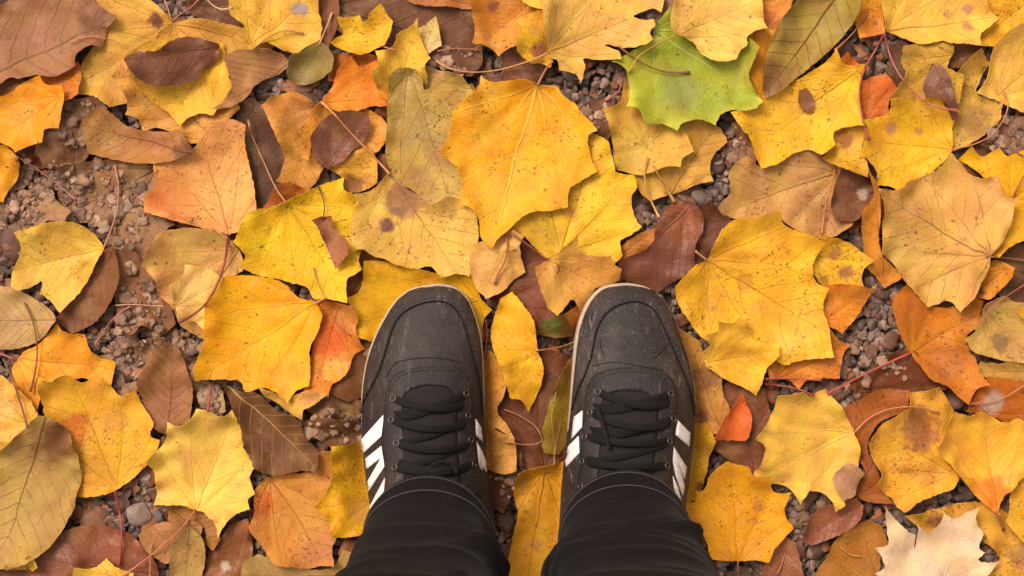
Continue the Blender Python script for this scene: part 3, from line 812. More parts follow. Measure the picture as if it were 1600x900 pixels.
leaf('waxy red-brown leaf across the lower left below pebbles', (142, 82, 58), "42,868 100,830 132,821 170,824 200,834 226,860 242,880 248,925 55,925", "245,900", "60,870", patch=[(180, 845, 10, (190, 130, 110), .5)], **WX)
leaf('brown pointed withered leaf between the gravel and the pale yellow leaf', (150, 104, 72), "262,534 282,545 291,570 301,600 299,640 292,672 275,690 258,682 236,664 224,634 214,602 226,575 246,545", "262,682", "272,540", vein=(110, 72, 50), va=.7, ripple=1.3, kind='pinn', **BR)
leaf('vivid red-orange leaf point right of the right shoe', (226, 98, 40), "1160,614 1168,630 1175,650 1171,680 1165,690 1140,688 1112,686 1124,666 1136,646 1150,630", "1120,684", "1161,617", vein=(245, 150, 90), va=.6, kind='pinn', spk=.15)
leaf('tan leaf folded under the pale yellow leaf on the bottom left', (180, 128, 80), "217,835 236,822 270,814 302,812 318,822 310,850 280,875 258,880 240,870 225,856", "320,815", "220,840", **OV)
leaf('small tan oval leaf with fine ribs at the bottom left', (186, 138, 86), "300,822 318,840 323,862 318,890 310,925 264,925 265,885 272,850 285,830", "298,824", "285,925", vein=(120, 80, 50), cup=-.15, **OV)
leaf('small yellow leaf on the bottom edge at left', (246, 198, 76), "122,886 145,888 165,876 186,890 206,897 206,925 120,925", "200,905", "125,890", spk=.15)
leaf('yellow sliver on the bottom edge below the ribbed olive leaf', (242, 194, 80), "8,884 35,876 48,868 60,884 50,892 10,890", "58,885", "10,888", spk=.1)
leaf('mottled golden leaf with red stalk above pebbles at lower left', (238, 180, 48), "68,592 85,595 100,587 113,587 130,598 151,587 170,600 190,618 214,611 221,630 236,650 241,662 236,682 249,687 245,708 230,726 210,746 180,766 140,776 122,773 108,740 95,700 75,650 66,612", "179,766", "110,590", patch=[(118, 668, 26, (214, 112, 40), .8), (180, 660, 20, (200, 135, 60), .55), (150, 740, 30, (226, 164, 60), .5)], spk=.7, stalk="179,766 186,795 190,825 189,855 186,883", sc=(180, 66, 52), sw=3.8)
leaf('ribbed olive-brown oval leaf large in the lower left corner', (180, 146, 80), "68,647 90,655 110,680 125,730 123,768 112,802 95,836 60,870 22,885 -25,886 -55,820 -45,760 -12,720 25,686 50,662", "72,650", "0,875", patch=[(88, 690, 42, (126, 76, 44), .95), (20, 770, 40, (190, 156, 84), .6)], vein=(120, 80, 48), va=.75, cup=-.10, spk=.1, **OV)
leaf('yellow leaf with a brown folded edge left of the big dark ones', (240, 194, 80), "27,365 50,357 75,350 110,347 137,357 155,376 162,388 152,410 138,436 126,456 112,472 97,486 78,470 62,458 64,440 45,449 18,456 17,430 28,405 33,384", "162,387", "30,420", patch=[(140, 430, 26, (230, 170, 46), .7), (60, 420, 30, (226, 182, 80), .5)], spk=.45, va=.35, stalk="162,387 174,358 183,325 185,290 180,258", sc=(214, 140, 100), sw=2.6)
leaf('tan smooth oval leaf at the left edge', (190, 156, 104), "-40,465 0,447 26,452 60,470 88,491 93,501 75,522 55,536 25,545 -12,545 -45,530", "92,499", "-35,500", vein=(140, 108, 70), va=.6, cup=-.12, spk=.1, **OV)
leaf('brown leaf with clear ribs above the pale orange leaf', (168, 116, 72), "130,191 140,178 155,169 172,175 200,198 240,205 282,206 307,238 270,252 230,256 185,251 142,240 132,215", "306,238", "132,196", vein=(120, 76, 48), va=.6, patch=[(150, 215, 30, (186, 142, 80), .6), (290, 235, 18, (110, 66, 42), .8)], cup=-.1, spk=.15, **OV)
leaf('orange and red leaf tucked below the golden leaf left of the left shoe', (232, 128, 42), "500,470 530,474 552,481 560,497 556,515 566,545 552,556 546,576 535,591 520,601 515,616 500,619 478,612 484,560 495,510", "530,478", "490,612", patch=[(545, 500, 26, (226, 150, 70), .8), (515, 530, 30, (226, 96, 36), .7), (525, 580, 20, (240, 172, 66), .8)], spk=.4)
leaf('yellowish scalloped leaf below the golden leaf at left', (238, 182, 84), "405,606 450,620 482,610 512,614 492,632 476,640 471,654 450,646 430,630 412,620", "500,615", "460,650", patch=[(485, 625, 16, (200, 145, 80), .7)], spk=.4)
leaf('bright lemon-yellow leaf above the left shoe', (248, 204, 36), "371,370 385,340 398,330 430,324 470,305 500,290 535,280 538,296 550,302 558,316 552,336 560,350 570,372 566,392 562,404 565,420 555,430 546,434 543,471 516,468 490,465 480,450 450,441 430,436 400,430 375,415 382,400 367,378", "449,318", "535,460", spk=.5, vein=(205, 150, 40), va=.5, stalk="448,318 430,292 410,248 394,212 388,188", sc=(206, 140, 90), sw=2.8, patch=[(500, 400, 50, (246, 196, 30), .5)])
leaf('tan-yellow leaf with brown stains behind the left toe cap', (234, 190, 88), "609,272 590,290 575,300 556,305 561,320 551,336 550,360 556,388 570,391 588,402 600,404 620,414 650,420 672,416 690,432 716,428 732,430 738,415 736,396 747,376 746,346 738,320 720,312 700,308 680,318 668,308 640,298 625,285", "609,273", "700,405", vein=(176, 120, 80), va=.8, patch=[(630, 310, 30, (176, 126, 92), .85), (604, 352, 12, (140, 92, 78), 1), (618, 330, 8, (150, 100, 80), .9), (655, 312, 16, (180, 130, 90), .7), (690, 320, 26, (206, 156, 84), .6)], spk=.55, stalk="609,272 585,246 545,204 518,174 503,160", sc=(224, 150, 84), sw=3.4)
leaf('golden yellow leaf with an orange tip at the left of the left shoe', (252, 184, 26), "330,460 345,445 352,434 380,430 420,435 446,445 465,464 493,473 503,490 500,512 485,545 486,575 483,601 465,610 450,626 430,611 410,605 385,615 375,596 355,593 310,591 307,575 318,545 322,510 324,480", "494,474", "315,585", patch=[(440, 595, 35, (248, 150, 40), .7), (460, 470, 20, (244, 140, 40), .5), (400, 510, 55, (253, 196, 36), .5)], spk=.25, va=.3, vein=(244, 160, 60), stalk="493,474 500,470 510,465", sc=(230, 140, 80), sw=3)
leaf('pale yellow smooth leaf with a long stalk at the lower left', (248, 204, 92), "266,660 285,665 300,655 310,640 326,640 350,650 370,634 380,665 386,686 403,712 400,726 390,746 398,770 388,780 391,792 375,800 356,815 346,833 335,812 318,800 305,797 290,790 262,788 244,786 246,755 236,720 250,700 262,685", "305,797", "366,640", vein=(240, 180, 90), va=.7, spk=.08, stalk="305,797 283,826 250,856 220,880 192,900", sc=(206, 124, 84), sw=2.8, cup=.1)
leaf('dark brown leaf with pale feather-like veins left of the left shoe', (112, 76, 50), "350,598 375,610 402,615 430,640 462,652 472,665 476,682 501,705 497,736 470,736 422,743 400,730 384,700 374,660 363,630", "354,602", "496,733", vein=(206, 160, 100), va=.95, cup=.12, spk=.05, **OV)
leaf('yellow leaf with dark scribbles left of the left trouser leg', (236, 180, 28), "524,696 560,692 585,688 590,720 592,790 580,815 563,835 545,839 520,838 517,825 514,810 497,790 510,770 519,750 521,722", "585,780", "505,790", patch=[(565, 800, 22, (228, 164, 66), .9)], spk=.75)
leaf('pointed yellow narrow leaf standing between the two shoes', (244, 186, 36), "785,466 800,459 809,466 820,480 833,500 838,530 840,546 849,575 846,600 836,626 825,641 815,626 800,621 790,596 781,570 769,540 767,520 774,490", "850,547", "775,545", spk=.3, va=.3, patch=[(805, 600, 30, (238, 176, 46), .5)], stalk="836,548 860,545 882,540 902,532", sc=(214, 150, 80), sw=2.2)
leaf('deep yellow lobed leaf on the bottom edge between the trouser legs', (234, 170, 34), "812,738 840,728 880,724 895,760 890,820 885,930 786,930 795,872 802,836 809,800 803,772", "850,735", "820,930", patch=[(840, 770, 25, (226, 150, 40), .6), (838, 850, 10, (170, 110, 50), .5)], spk=.5)
leaf('pale apricot leaf with a bent stalk left of the fan-shaped tan leaf', (234, 180, 94), "738,384 760,374 802,362 816,370 812,386 819,424 800,440 786,455 760,464 742,446 734,410", "800,368", "755,460", spk=.1, va=.35, stalk="788,364 793,385 788,410 778,428 772,444", sc=(176, 104, 70), sw=3.2)
leaf('fan-shaped tan leaf just above the right toe cap', (228, 172, 82), "856,406 872,396 884,384 902,371 906,394 935,401 952,402 958,412 968,422 966,438 950,446 930,452 919,470 908,485 895,468 884,478 870,490 858,482 850,465 841,440 838,420", "856,406", "945,450", vein=(190, 128, 64), va=.7, spk=.15, stalk="856,406 835,390 815,376 801,366", sc=(170, 100, 60), sw=2.6)
leaf('brown plain leaf with a dark midrib right of the yellow one, at the upper left', (172, 126, 90), "350,90 365,80 400,77 440,84 454,98 440,111 406,126 386,150 366,168 338,174 354,156 362,140 358,112", "453,98", "345,168", vein=(110, 74, 52), va=.7, spk=.05, cup=.12, **OV)
leaf('yellow leaf with a fluffy grey spot at the top edge', (236, 186, 70), "360,-15 380,-32 440,-42 502,-25 498,15 503,40 498,62 481,72 463,82 440,78 418,68 396,78 374,62 385,45 364,25", "395,74", "490,-20", patch=[(467, 12, 13, (168, 150, 142), 1)], spk=.35, stalk="398,74 420,58 445,48 474,52", sc=(205, 150, 90), sw=2.4)
leaf('small lobed yellow leaf on dark ground near the top', (240, 192, 46), "520,68 526,60 536,52 531,40 530,28 545,27 560,26 568,34 573,33 578,22 595,9 604,22 612,33 611,52 601,70 588,76 575,83 563,87 550,84 535,78 525,74", "600,74", "530,30", spk=.75, va=.15, stalk="600,73 608,76 620,79", sc=(200, 130, 80), sw=2.4, cup=.2)
leaf('round greenish-grey leaf beside the fluffy spotted yellow leaf', (146, 132, 78), "449,118 455,90 475,80 487,72 500,67 513,75 522,90 520,110 505,122 485,129 472,132 455,128", "500,70", "465,126", spk=.4, kind='pinn', va=.15, name='oval_leaf', patch=[(472, 118, 16, (180, 150, 104), .6)], stalk="499,70 506,52 513,36 519,20", sc=(224, 160, 110), sw=2.8)
leaf('big orange leaf on the top edge right of the centre-left', (224, 136, 50), "733,-20 738,20 742,50 741,68 765,75 780,86 795,78 815,70 852,40 855,-20", "845,-15", "750,70", patch=[(770, 10, 9, (150, 90, 80), .8), (762, 58, 8, (170, 100, 70), .7)], edge=(222, 110, 50), spk=.3)
leaf('yellow corner leaf between the orange and pale tan leaves at the top', (246, 190, 62), "815,-20 872,-20 870,5 850,16 832,12 818,2", "868,-10", "820,0", spk=.1)
leaf('spotted yellow leaf between the orange and the large pale tan leaf', (244, 190, 46), "808,32 828,22 848,20 862,50 868,80 858,102 845,98 830,98 810,80 808,62 815,48", "850,98", "818,30", patch=[(842, 76, 14, (170, 100, 70), .9), (835, 45, 9, (200, 140, 60), .6)], spk=.6)
leaf('small dark brown oval leaf on the light orange leaf', (134, 84, 66), "487,215 500,194 520,180 545,173 560,174 575,180 578,195 570,216 550,236 540,248 514,263 497,255 489,240", "515,260", "570,180", **WX)
leaf('brown smooth bean-shaped leaf on a yellow leaf at the upper left', (130, 82, 62), "200,96 212,87 232,82 248,82 262,72 275,60 300,56 325,62 338,65 340,82 328,98 310,108 313,116 300,124 275,132 250,134 228,130 213,118", "339,70", "201,97", cup=.14, **WX)
leaf('large ribbed brown leaf in the upper left corner', (152, 108, 82), "-75,150 -85,90 -50,40 0,8 25,-12 90,-45 140,-20 152,6 187,27 179,40 170,45 165,60 160,76 143,73 131,83 125,90 121,103 105,114 88,121 60,119 34,124 20,122 -10,140", "-60,135", "185,28", vein=(120, 80, 60), va=.6, kind='pinn', ripple=1.6, spk=.1, name='withered_leaf', patch=[(150, 30, 30, (130, 84, 62), .7)], stalk=None)
leaf('large golden-orange leaf in the centre above the shoes', (250, 182, 30), "840,133 828,127 800,127 765,128 752,121 748,135 736,150 725,158 711,170 705,200 700,215 690,240 715,265 722,290 720,318 742,330 748,342 752,370 768,386 780,372 795,360 806,348 830,332 860,330 885,322 890,296 905,285 929,268 922,240 919,213 930,205 925,194 910,180 898,163 880,150 870,136", "840,133", "767,384", vein=(252, 206, 96), va=.75, spk=.5, stalk="840,133 848,117 856,104 863,95", sc=(204, 132, 84), sw=3.6, patch=[(760, 300, 60, (250, 190, 60), .6), (850, 160, 50, (250, 168, 22), .6)], edge=(248, 168, 24))
leaf('big yellow speckled leaf under the tip of the ribbed olive one', (248, 194, 40), "1292,95 1305,79 1309,90 1320,100 1346,104 1343,150 1343,196 1320,200 1302,207 1301,226 1280,241 1262,235 1240,240 1215,256 1190,261 1180,245 1172,220 1155,200 1142,178 1170,172 1186,165 1200,150 1240,128", "1340,110", "1175,235", spk=.65, va=.2)
leaf('long ribbed olive and brown leaf pointing down at the top right', (164, 142, 68), "1330,-30 1339,5 1334,32 1316,58 1292,82 1266,105 1240,126 1214,146 1194,155 1190,140 1191,115 1196,88 1206,60 1221,30 1244,4 1268,-18 1295,-35", "1325,-30", "1193,153", vein=(104, 66, 42), va=1.0, patch=[(1205, 125, 40, (142, 98, 62), .85), (1240, 50, 22, (140, 112, 66), .6), (1300, 40, 35, (166, 146, 66), .5)], edge=(130, 86, 52), ew=.9, spk=.1, cup=.1, **OV)
leaf('tiny brown oval leaf lying on the big yellow speckled leaf', (150, 102, 70), "1248,142 1258,138 1268,148 1273,163 1267,176 1255,171 1247,158", "1267,175", "1257,139", **WX)
leaf('green leaf with yellow rim at the top right of centre', (158, 172, 42), "1048,12 1025,40 1018,62 990,80 959,97 976,108 981,125 983,150 980,167 995,172 1003,185 1010,195 1035,195 1055,204 1066,193 1090,188 1115,194 1127,178 1140,173 1160,175 1180,169 1187,160 1178,145 1168,120 1176,95 1180,78 1165,60 1100,50", "1025,44", "1180,150", edge=(214, 200, 70), ew=1.0, vein=(206, 208, 120), va=.85, patch=[(1062, 148, 44, (146, 146, 78), .85), (1130, 120, 36, (176, 180, 40), .7), (1000, 110, 34, (196, 192, 56), .7), (1165, 110, 30, (190, 186, 70), .7), (1040, 190, 34, (196, 196, 60), .6), (1110, 170, 36, (150, 164, 46), .6)], spk=.3)
leaf('pale yellow leaf with curled edge over the green leaf', (240, 196, 96), "1055,55 1047,35 1050,15 1060,-15 1120,-32 1186,-20 1189,15 1193,46 1177,52 1165,60 1163,74 1156,80 1148,93 1128,98 1108,93 1092,80 1085,68 1070,60", "1055,55", "1160,10", vein=(190, 130, 66), va=.7, spk=.2, stalk="1055,55 1025,70 998,88 982,114", sc=(206, 156, 76), sw=2.4, cup=.12)
leaf('large pale tan leaf at the top edge right of centre', (236, 188, 92), "858,82 850,52 848,20 846,-25 1036,-25 1037,5 1032,18 1022,12 1010,15 990,26 1002,30 1020,32 1022,40 1015,52 1018,62 1013,68 1000,73 985,76 945,70 966,82 968,93 930,93 911,92 914,102 908,126 900,116 875,108 871,95 860,90", "858,82", "1010,15", vein=(206, 146, 76), va=.8, spk=.15, stalk="858,82 825,96 780,109 735,113 700,106 682,95", sc=(214, 156, 96), sw=3)
leaf('khaki-yellow leaf with two pink stalks hanging at the top right', (238, 190, 76), "1384,48 1378,20 1378,-15 1440,-35 1532,-22 1538,10 1553,30 1541,45 1528,55 1526,73 1510,71 1480,70 1470,66 1440,70 1415,62 1400,55", "1384,48", "1545,30", vein=(176, 120, 66), va=.8, patch=[(1512, 12, 9, (180, 130, 90), .9), (1512, 42, 8, (184, 136, 90), .9), (1482, 22, 7, (190, 140, 90), .8)], spk=.2, stalk="1383,50 1368,78 1353,104 1344,130 1343,160 1349,192 1357,218", sc=(192, 98, 80), sw=3.6)
leaf('yellow lobed leaf left of the long thin curved stalk at the upper right', (248, 194, 40), "1390,160 1415,157 1426,160 1450,153 1468,155 1473,168 1493,175 1488,200 1488,233 1478,250 1450,273 1420,285 1404,298 1390,292 1370,288 1368,270 1360,258 1345,240 1351,202 1346,190 1366,185 1386,178", "1488,232", "1350,220", spk=.45, va=.4, vein=(214, 150, 60), patch=[(1395, 200, 9, (205, 150, 100), .8), (1440, 205, 7, (200, 140, 90), .7), (1395, 205, 6, (200, 150, 100), .6)], stalk="1488,233 1520,226 1548,212 1566,190 1575,165 1567,140", sc=(206, 134, 72), sw=2.6)
leaf('small dark brown curled leaf on the yellow leaves at the upper right', (126, 82, 64), "1459,98 1475,102 1483,120 1489,145 1499,175 1497,189 1487,187 1480,170 1462,153 1444,153 1442,140 1450,118", "1462,98", "1493,187", cup=.25, **WX)
leaf('large round tan leaf with brown veins near the right edge', (222, 172, 88), "1488,241 1500,252 1520,273 1536,279 1557,275 1561,295 1570,308 1583,312 1578,330 1572,355 1558,380 1540,400 1535,422 1525,450 1515,466 1495,485 1484,470 1465,475 1450,478 1435,464 1420,446 1404,425 1395,410 1378,395 1378,350 1375,320 1367,298 1400,297 1420,285 1455,270 1475,256", "1540,400", "1398,318", vein=(150, 96, 62), va=.9, patch=[(1545, 310, 35, (226, 168, 96), .6), (1410, 400, 45, (216, 178, 90), .6)], spk=.35, stalk="1540,400 1560,402 1580,404 1620,410", sc=(150, 100, 72), sw=4)
leaf('biggest golden leaf right of the right toe cap', (248, 190, 44), "1105,407 1113,386 1128,358 1145,345 1180,340 1204,333 1216,334 1221,350 1245,362 1270,372 1283,382 1275,400 1268,415 1274,440 1290,452 1285,476 1292,506 1298,556 1275,560 1250,563 1225,569 1205,560 1180,545 1130,540 1100,530 1075,500 1060,475 1056,450 1070,430 1085,415", "1105,407", "1290,520", vein=(200, 130, 50), va=.55, patch=[(1165, 440, 15, (190, 120, 56), .45), (1120, 400, 25, (248, 176, 46), .6), (1250, 520, 45, (246, 190, 60), .5), (1190, 480, 13, (190, 125, 60), .35)], spk=.8, stalk="1105,407 1096,400 1086,392", sc=(206, 140, 90), sw=3)
leaf('small yellow leaf lying on the biggest golden leaf', (248, 194, 54), "1095,525 1122,515 1121,503 1140,505 1161,496 1172,515 1178,530 1213,540 1214,555 1196,580 1188,605 1181,616 1160,605 1130,591 1104,570 1100,550 1108,540", "1104,566", "1210,548", spk=.35, va=.45, vein=(226, 150, 50), cup=.12)
leaf('pale yellow leaf with pink stalk right of the red-orange point', (238, 190, 74), "1213,620 1240,615 1256,611 1263,620 1276,613 1290,610 1305,625 1320,645 1328,660 1335,677 1343,706 1340,730 1336,746 1312,765 1315,786 1305,796 1292,775 1265,768 1250,786 1235,765 1216,757 1195,755 1179,740 1190,720 1195,700 1182,685 1200,655 1209,635", "1335,676", "1185,745", vein=(246, 210, 140), va=.6, spk=.08, stalk="1335,676 1355,656 1380,642 1410,636 1440,637 1466,644", sc=(214, 138, 92), sw=2.8)
leaf('pinkish tan leaf scrap on the tip of the pale yellow leaf at lower right', (192, 146, 112), "1325,722 1342,730 1350,740 1341,760 1336,775 1318,783 1308,770 1302,750 1310,735", "1340,730", "1315,780", spk=.2, kind='pinn', va=.1, name='withered_leaf')
leaf('big deep yellow lobed leaf right of the right trouser leg', (244, 174, 28), "1120,730 1135,721 1150,725 1165,728 1176,742 1200,744 1208,768 1233,770 1225,800 1238,825 1225,840 1210,855 1200,876 1178,875 1153,877 1125,875 1110,870 1105,850 1090,825 1068,800 1063,785 1085,785 1088,770 1100,765 1106,746", "1153,877", "1142,722", vein=(226, 146, 36), va=.6, patch=[(1185, 790, 10, (190, 120, 60), .6)], spk=.55, stalk="1153,877 1153,890 1154,915", sc=(200, 130, 80), sw=2.2)
leaf('yellow leaf with a brown disc-shaped stain at the lower right', (236, 176, 54), "1394,652 1416,635 1420,615 1440,611 1465,607 1480,625 1491,645 1479,680 1470,700 1490,735 1496,746 1480,765 1455,775 1430,785 1412,798 1400,790 1395,780 1380,770 1370,755 1375,740 1360,715 1356,690 1378,662", "1490,740", "1372,670", patch=[(1437, 676, 30, (170, 104, 52), .95), (1437, 645, 16, (160, 96, 50), .8), (1450, 740, 22, (205, 140, 60), .5)], spk=.7)
leaf('yellow-orange leaf with orange base at the lower right edge', (242, 184, 60), "1475,665 1490,645 1512,650 1530,645 1546,650 1570,660 1588,655 1612,670 1622,700 1615,732 1592,752 1577,766 1562,790 1557,800 1540,790 1512,760 1490,735 1462,700", "1557,799", "1540,648", patch=[(1552, 775, 32, (238, 134, 40), .9)], spk=.05, va=.3, stalk="1557,798 1562,810 1568,828", sc=(190, 96, 72), sw=4)
leaf('cream white maple-like leaf with pointed lobes at the lower right', (252, 224, 184), "1378,790 1390,803 1405,818 1420,832 1427,836 1430,858 1432,836 1431,819 1450,832 1465,820 1474,803 1490,809 1510,798 1523,793 1522,810 1534,835 1528,855 1535,862 1527,875 1558,877 1545,892 1530,908 1500,950 1450,985 1410,945 1382,912 1367,895 1380,885 1375,870 1366,854 1383,850 1384,830 1380,805", "1448,985", "1515,800", name='maple_leaf', vein=(252, 236, 212), va=.9, spk=0.0, edge=(226, 178, 126), ew=.8, patch=[(1470, 850, 34, (244, 208, 160), .7), (1400, 850, 26, (240, 204, 156), .6), (1500, 890, 20, (226, 180, 130), .6)], cup=.16, group=None)
leaf('curled brown leaf roll with a thin dark stalk on the lemon-yellow leaf', (160, 106, 82), "490,345 500,339 515,340 521,355 545,380 546,395 536,408 525,417 515,400 505,376 497,356", "505,341", "524,415", cup=1.4, name='withered_leaf', spk=.2, stalk="505,341 507,325 504,308 496,289", sc=(92, 66, 40), sw=2)

for job in STALKS:
    build_stalk(job)

loose_stalk('brown bent stalk lying across the green leaf', "966,72 985,86 1010,102 1040,112 1077,113", (150, 92, 58), 3.2)
loose_stalk('pinkish stalk right of the forked pair at the top right', "1382,54 1395,98 1420,136 1455,164 1496,173", (196, 104, 84), 3.4)
loose_stalk('pale curved stalk hooked over the dark red curled leaf', "1012,244 1007,272 1014,305 1030,340", (222, 162, 84), 3.4)
loose_stalk('thin pale stalk on the large ribbed brown leaf in the corner', "110,66 135,57 165,60 200,72 228,82", (214, 140, 104), 2.2)
loose_stalk('dark stalk crossing the tan smooth oval leaf', "38,472 52,505 58,545 55,580 47,612", (140, 82, 60), 3.0)
loose_stalk('dark brown stalk over the light orange-yellow leaf at the left edge', "5,560 18,590 32,630 43,668", (130, 82, 60), 3.2)
loose_stalk('pink straight stalk over pebbles at the left', "205,478 180,495 160,520 148,540", (196, 116, 96), 2.6)
loose_stalk('red stub of a stalk near the pale bark scrap', "329,598 327,625 325,643", (190, 78, 62), 3.2)
loose_stalk('thin tan stalk standing up on the bottom edge at left', "237,850 235,872 234,912", (206, 150, 90), 2.2)
loose_stalk('red stalk left of the narrow yellow leaf between the shoes', "759,500 761,525 757,560", (180, 70, 50), 2.6)
loose_stalk('looped pale stalk between the shoes', "788,640 812,650 838,668 845,690 820,695 790,690", (196, 130, 96), 2.4)
loose_stalk('reddish thin stalk below the peeking orange leaf', "1196,592 1240,592 1284,594", (186, 90, 76), 2.6)
loose_stalk('reddish thicker stalk below the peeking orange leaf', "1196,600 1240,606 1272,618", (180, 84, 70), 3.2)
loose_stalk('pink stalk over gravel at the left', "28,245 55,262 90,288 118,312", (206, 142, 120), 2.2)
loose_stalk('thin stalk left of the green leaf point', "972,122 968,140 955,152 945,158", (196, 100, 80), 2.6)
loose_stalk('pink stalk lying on dark leaves at the top', "683,80 710,76 748,78", (186, 110, 84), 2.8)
loose_stalk('thin hair-like stalk over the orange and lemon leaves', "490,418 496,440 510,470 525,505 548,525", (170, 110, 60), 1.6)
loose_stalk('pale curled stalk on dark leaves at the top edge', "318,-8 332,8 348,15 362,12", (240, 200, 150), 2.4)
LOWTOP = (COVER == COVER_LOW) & (COVER > 0)        # cells where only the withered lowest leaves lie on top
# ------------------------------------------------------------------ ground, gravel, litter
def soil_material():
    b = NB('dark_soil')
    tc = b.n('ShaderNodeTexCoord')
    P = tc.outputs['Object']
    n = b.noise(P, 60, 6, 0.65).outputs[0]
    n2 = b.noise(P, 1.5, 4).outputs[0]
    c = b.mix(b.step(n, 0.35, 0.7), (0.045, 0.029, 0.021), (0.120, 0.082, 0.060))
    c = b.mix(b.math('MULTIPLY', n2, 0.4), c, (0.07, 0.05, 0.036))
    b.set(b.p.inputs['Base Color'], c)
    b.p.inputs['Roughness'].default_value = 0.9
    b.bump(n, 0.8, 0.004)
    return b.m


def gravel_material():
    b = NB('gravel_stone')
    tc = b.n('ShaderNodeTexCoord')
    P = tc.outputs['Object']
    col = b.n('ShaderNodeVertexColor', layer_name='pigment').outputs['Color']
    n = b.noise(P, 260, 5, 0.65).outputs[0]
    c = b.mix(b.math('MULTIPLY', b.step(n, 0.35, 0.7), 0.55), col, b.mix(1.0, col, (0.5, 0.45, 0.43), 'MULTIPLY'))
    n3 = b.noise(P, 900, 2).outputs[0]
    c = b.mix(b.math('MULTIPLY', b.step(n3, 0.62, 0.75), 0.4), c, (0.42, 0.36, 0.32))
    b.set(b.p.inputs['Base Color'], c)
    b.set(b.p.inputs['Roughness'], b.math('ADD', b.math('MULTIPLY', n, 0.35), 0.42))
    b.p.inputs['Specular IOR Level'].default_value = 0.35
    b.bump(b.math('ADD', n, b.math('MULTIPLY', n3, 0.4)), 0.5, 0.0012)
    return b.m


MAT_SOIL, MAT_GRAVEL = soil_material(), gravel_material()

# one sheet to the horizon, finer and slightly uneven near the feet
bm = bmesh.new()
bmesh.ops.create_grid(bm, x_segments=60, y_segments=60, size=1.0)
gw = Wave(4, 0.25)
for v in bm.verts:
    x, y = v.co.x, v.co.y
    k = 60.0
    v.co.x = math.copysign(abs(x) ** 2.6, x) * k
    v.co.y = math.copysign(abs(y) ** 2.6, y) * k
    v.co.z = -0.006 + 0.0015 * float(gw(np.array([v.co.x]), np.array([v.co.y]))[0])
me = bpy.data.meshes.new('ground')
bm.to_mesh(me)
bm.free()
ground = link('ground', me, None, MAT_SOIL)
tag(ground, kind='structure')


def ico(sub):
    bm = bmesh.new()
    bmesh.ops.create_icosphere(bm, subdivisions=sub, radius=1.0)
    V = np.array([v.co[:] for v in bm.verts])
    F = np.array([[q.index for q in f.verts] for f in bm.faces])
    bm.free()
    return V, F


def pebble_shape(V, r):
    P = V.copy()
    for _ in range(r.integers(8, 15)):
        n = r.normal(size=3)
        n /= np.linalg.norm(n)
        c = r.uniform(0.45, 0.82)
        d = P @ n
        k = d > c
        P[k] -= np.outer((d[k] - c) * 0.92, n)
    w = Wave(int(r.integers(1e6)), 1.6)
    P *= (1 + 0.06 * w(V[:, 0] + 3 * V[:, 2], V[:, 1] - 2 * V[:, 2]))[:, None]
    return P


rg = np.random.default_rng(5)
IV, IF = ico(3)
TEMPL = [pebble_shape(IV, rg) for _ in range(28)]
IV2, IF2 = ico(2)
TEMPL2 = [pebble_shape(IV2, rg) for _ in range(12)]          # outside the picture: simpler stones
gap = dilate((COVER == 0).astype(float), 7) > 0
STONE_COLS = [(132, 106, 92), (112, 90, 78), (146, 120, 104), (104, 88, 82), (134, 100, 82), (118, 100, 92), (158, 134, 116), (92, 74, 64), (122, 92, 74)]


def gravel_mesh():
    VV, FF, CC = [], [], []
    nv = 0
    for lay, (pitch, zc, szm) in enumerate(((17, -0.0022, 1.15), (13.5, 0.0014, 0.90), (19, 0.0030, 0.62))):
        for py in np.arange(-190, 1090, pitch * 0.9):
            for pxx in np.arange(-190, 1790, pitch):
                x = pxx + rg.uniform(-.45, .45) * pitch
                y = py + rg.uniform(-.45, .45) * pitch
                gi, gj = int((y - Y0) / CELL), int((x - X0) / CELL)
                far = x < -25 or x > 1625 or y < -25 or y > 925
                if not gap[gi, gj] or (far and lay != 1):
                    continue
                if lay == 2 and rg.random() < 0.5:
                    continue
                r = rg.uniform(6.5, 12.5) * S * szm
                if rg.random() < 0.07:
                    r *= 1.35
                T = TEMPL2[rg.integers(len(TEMPL2))] if far else TEMPL[rg.integers(len(TEMPL))]
                a = rg.uniform(0, 6.28)
                sc_ = np.array([rg.uniform(1.0, 1.35), rg.uniform(0.75, 1.0), rg.uniform(0.55, 0.8)]) * r
                Q = T * sc_
                t = rg.normal(0, 0.25, 2)
                Q[:, 2] += Q[:, 0] * t[0] + Q[:, 1] * t[1]
                ca, sa = math.cos(a), math.sin(a)
                X = Q[:, 0] * ca - Q[:, 1] * sa + (x - 800) * S
                Y = Q[:, 0] * sa + Q[:, 1] * ca + (450 - y) * S
                VV.append(np.stack([X, Y, Q[:, 2] + zc + rg.normal(0, 0.0009)], 1))
                FF.append((IF2 if far else IF) + nv)
                nv += len(T)
                c = np.array(alb(STONE_COLS[rg.integers(len(STONE_COLS))], 0.95)) * rg.uniform(0.65, 1.4)
                CC.append(np.tile([*c, 1.0], (len(T), 1)))
    V, F, Cc = np.vstack(VV), np.vstack(FF), np.vstack(CC)
    me = bpy.data.meshes.new('gravel')
    me.vertices.add(len(V))
    me.vertices.foreach_set('co', V.astype(np.float32).ravel())
    me.loops.add(len(F) * 3)
    me.loops.foreach_set('vertex_index', F.astype(np.int32).ravel())
    me.polygons.add(len(F))
    me.polygons.foreach_set('loop_start', np.arange(0, len(F) * 3, 3, dtype=np.int32))
    me.polygons.foreach_set('use_smooth', np.ones(len(F), bool))
    me.update(calc_edges=True)
    ca = me.color_attributes.new('pigment', 'FLOAT_COLOR', 'POINT')
    ca.data.foreach_set('color', Cc.astype(np.float32).ravel())
    return me


gravel = link('gravel', gravel_mesh(), None, MAT_GRAVEL)
tag(gravel, 'small grey-brown pebbles showing between the leaves', kind='stuff')


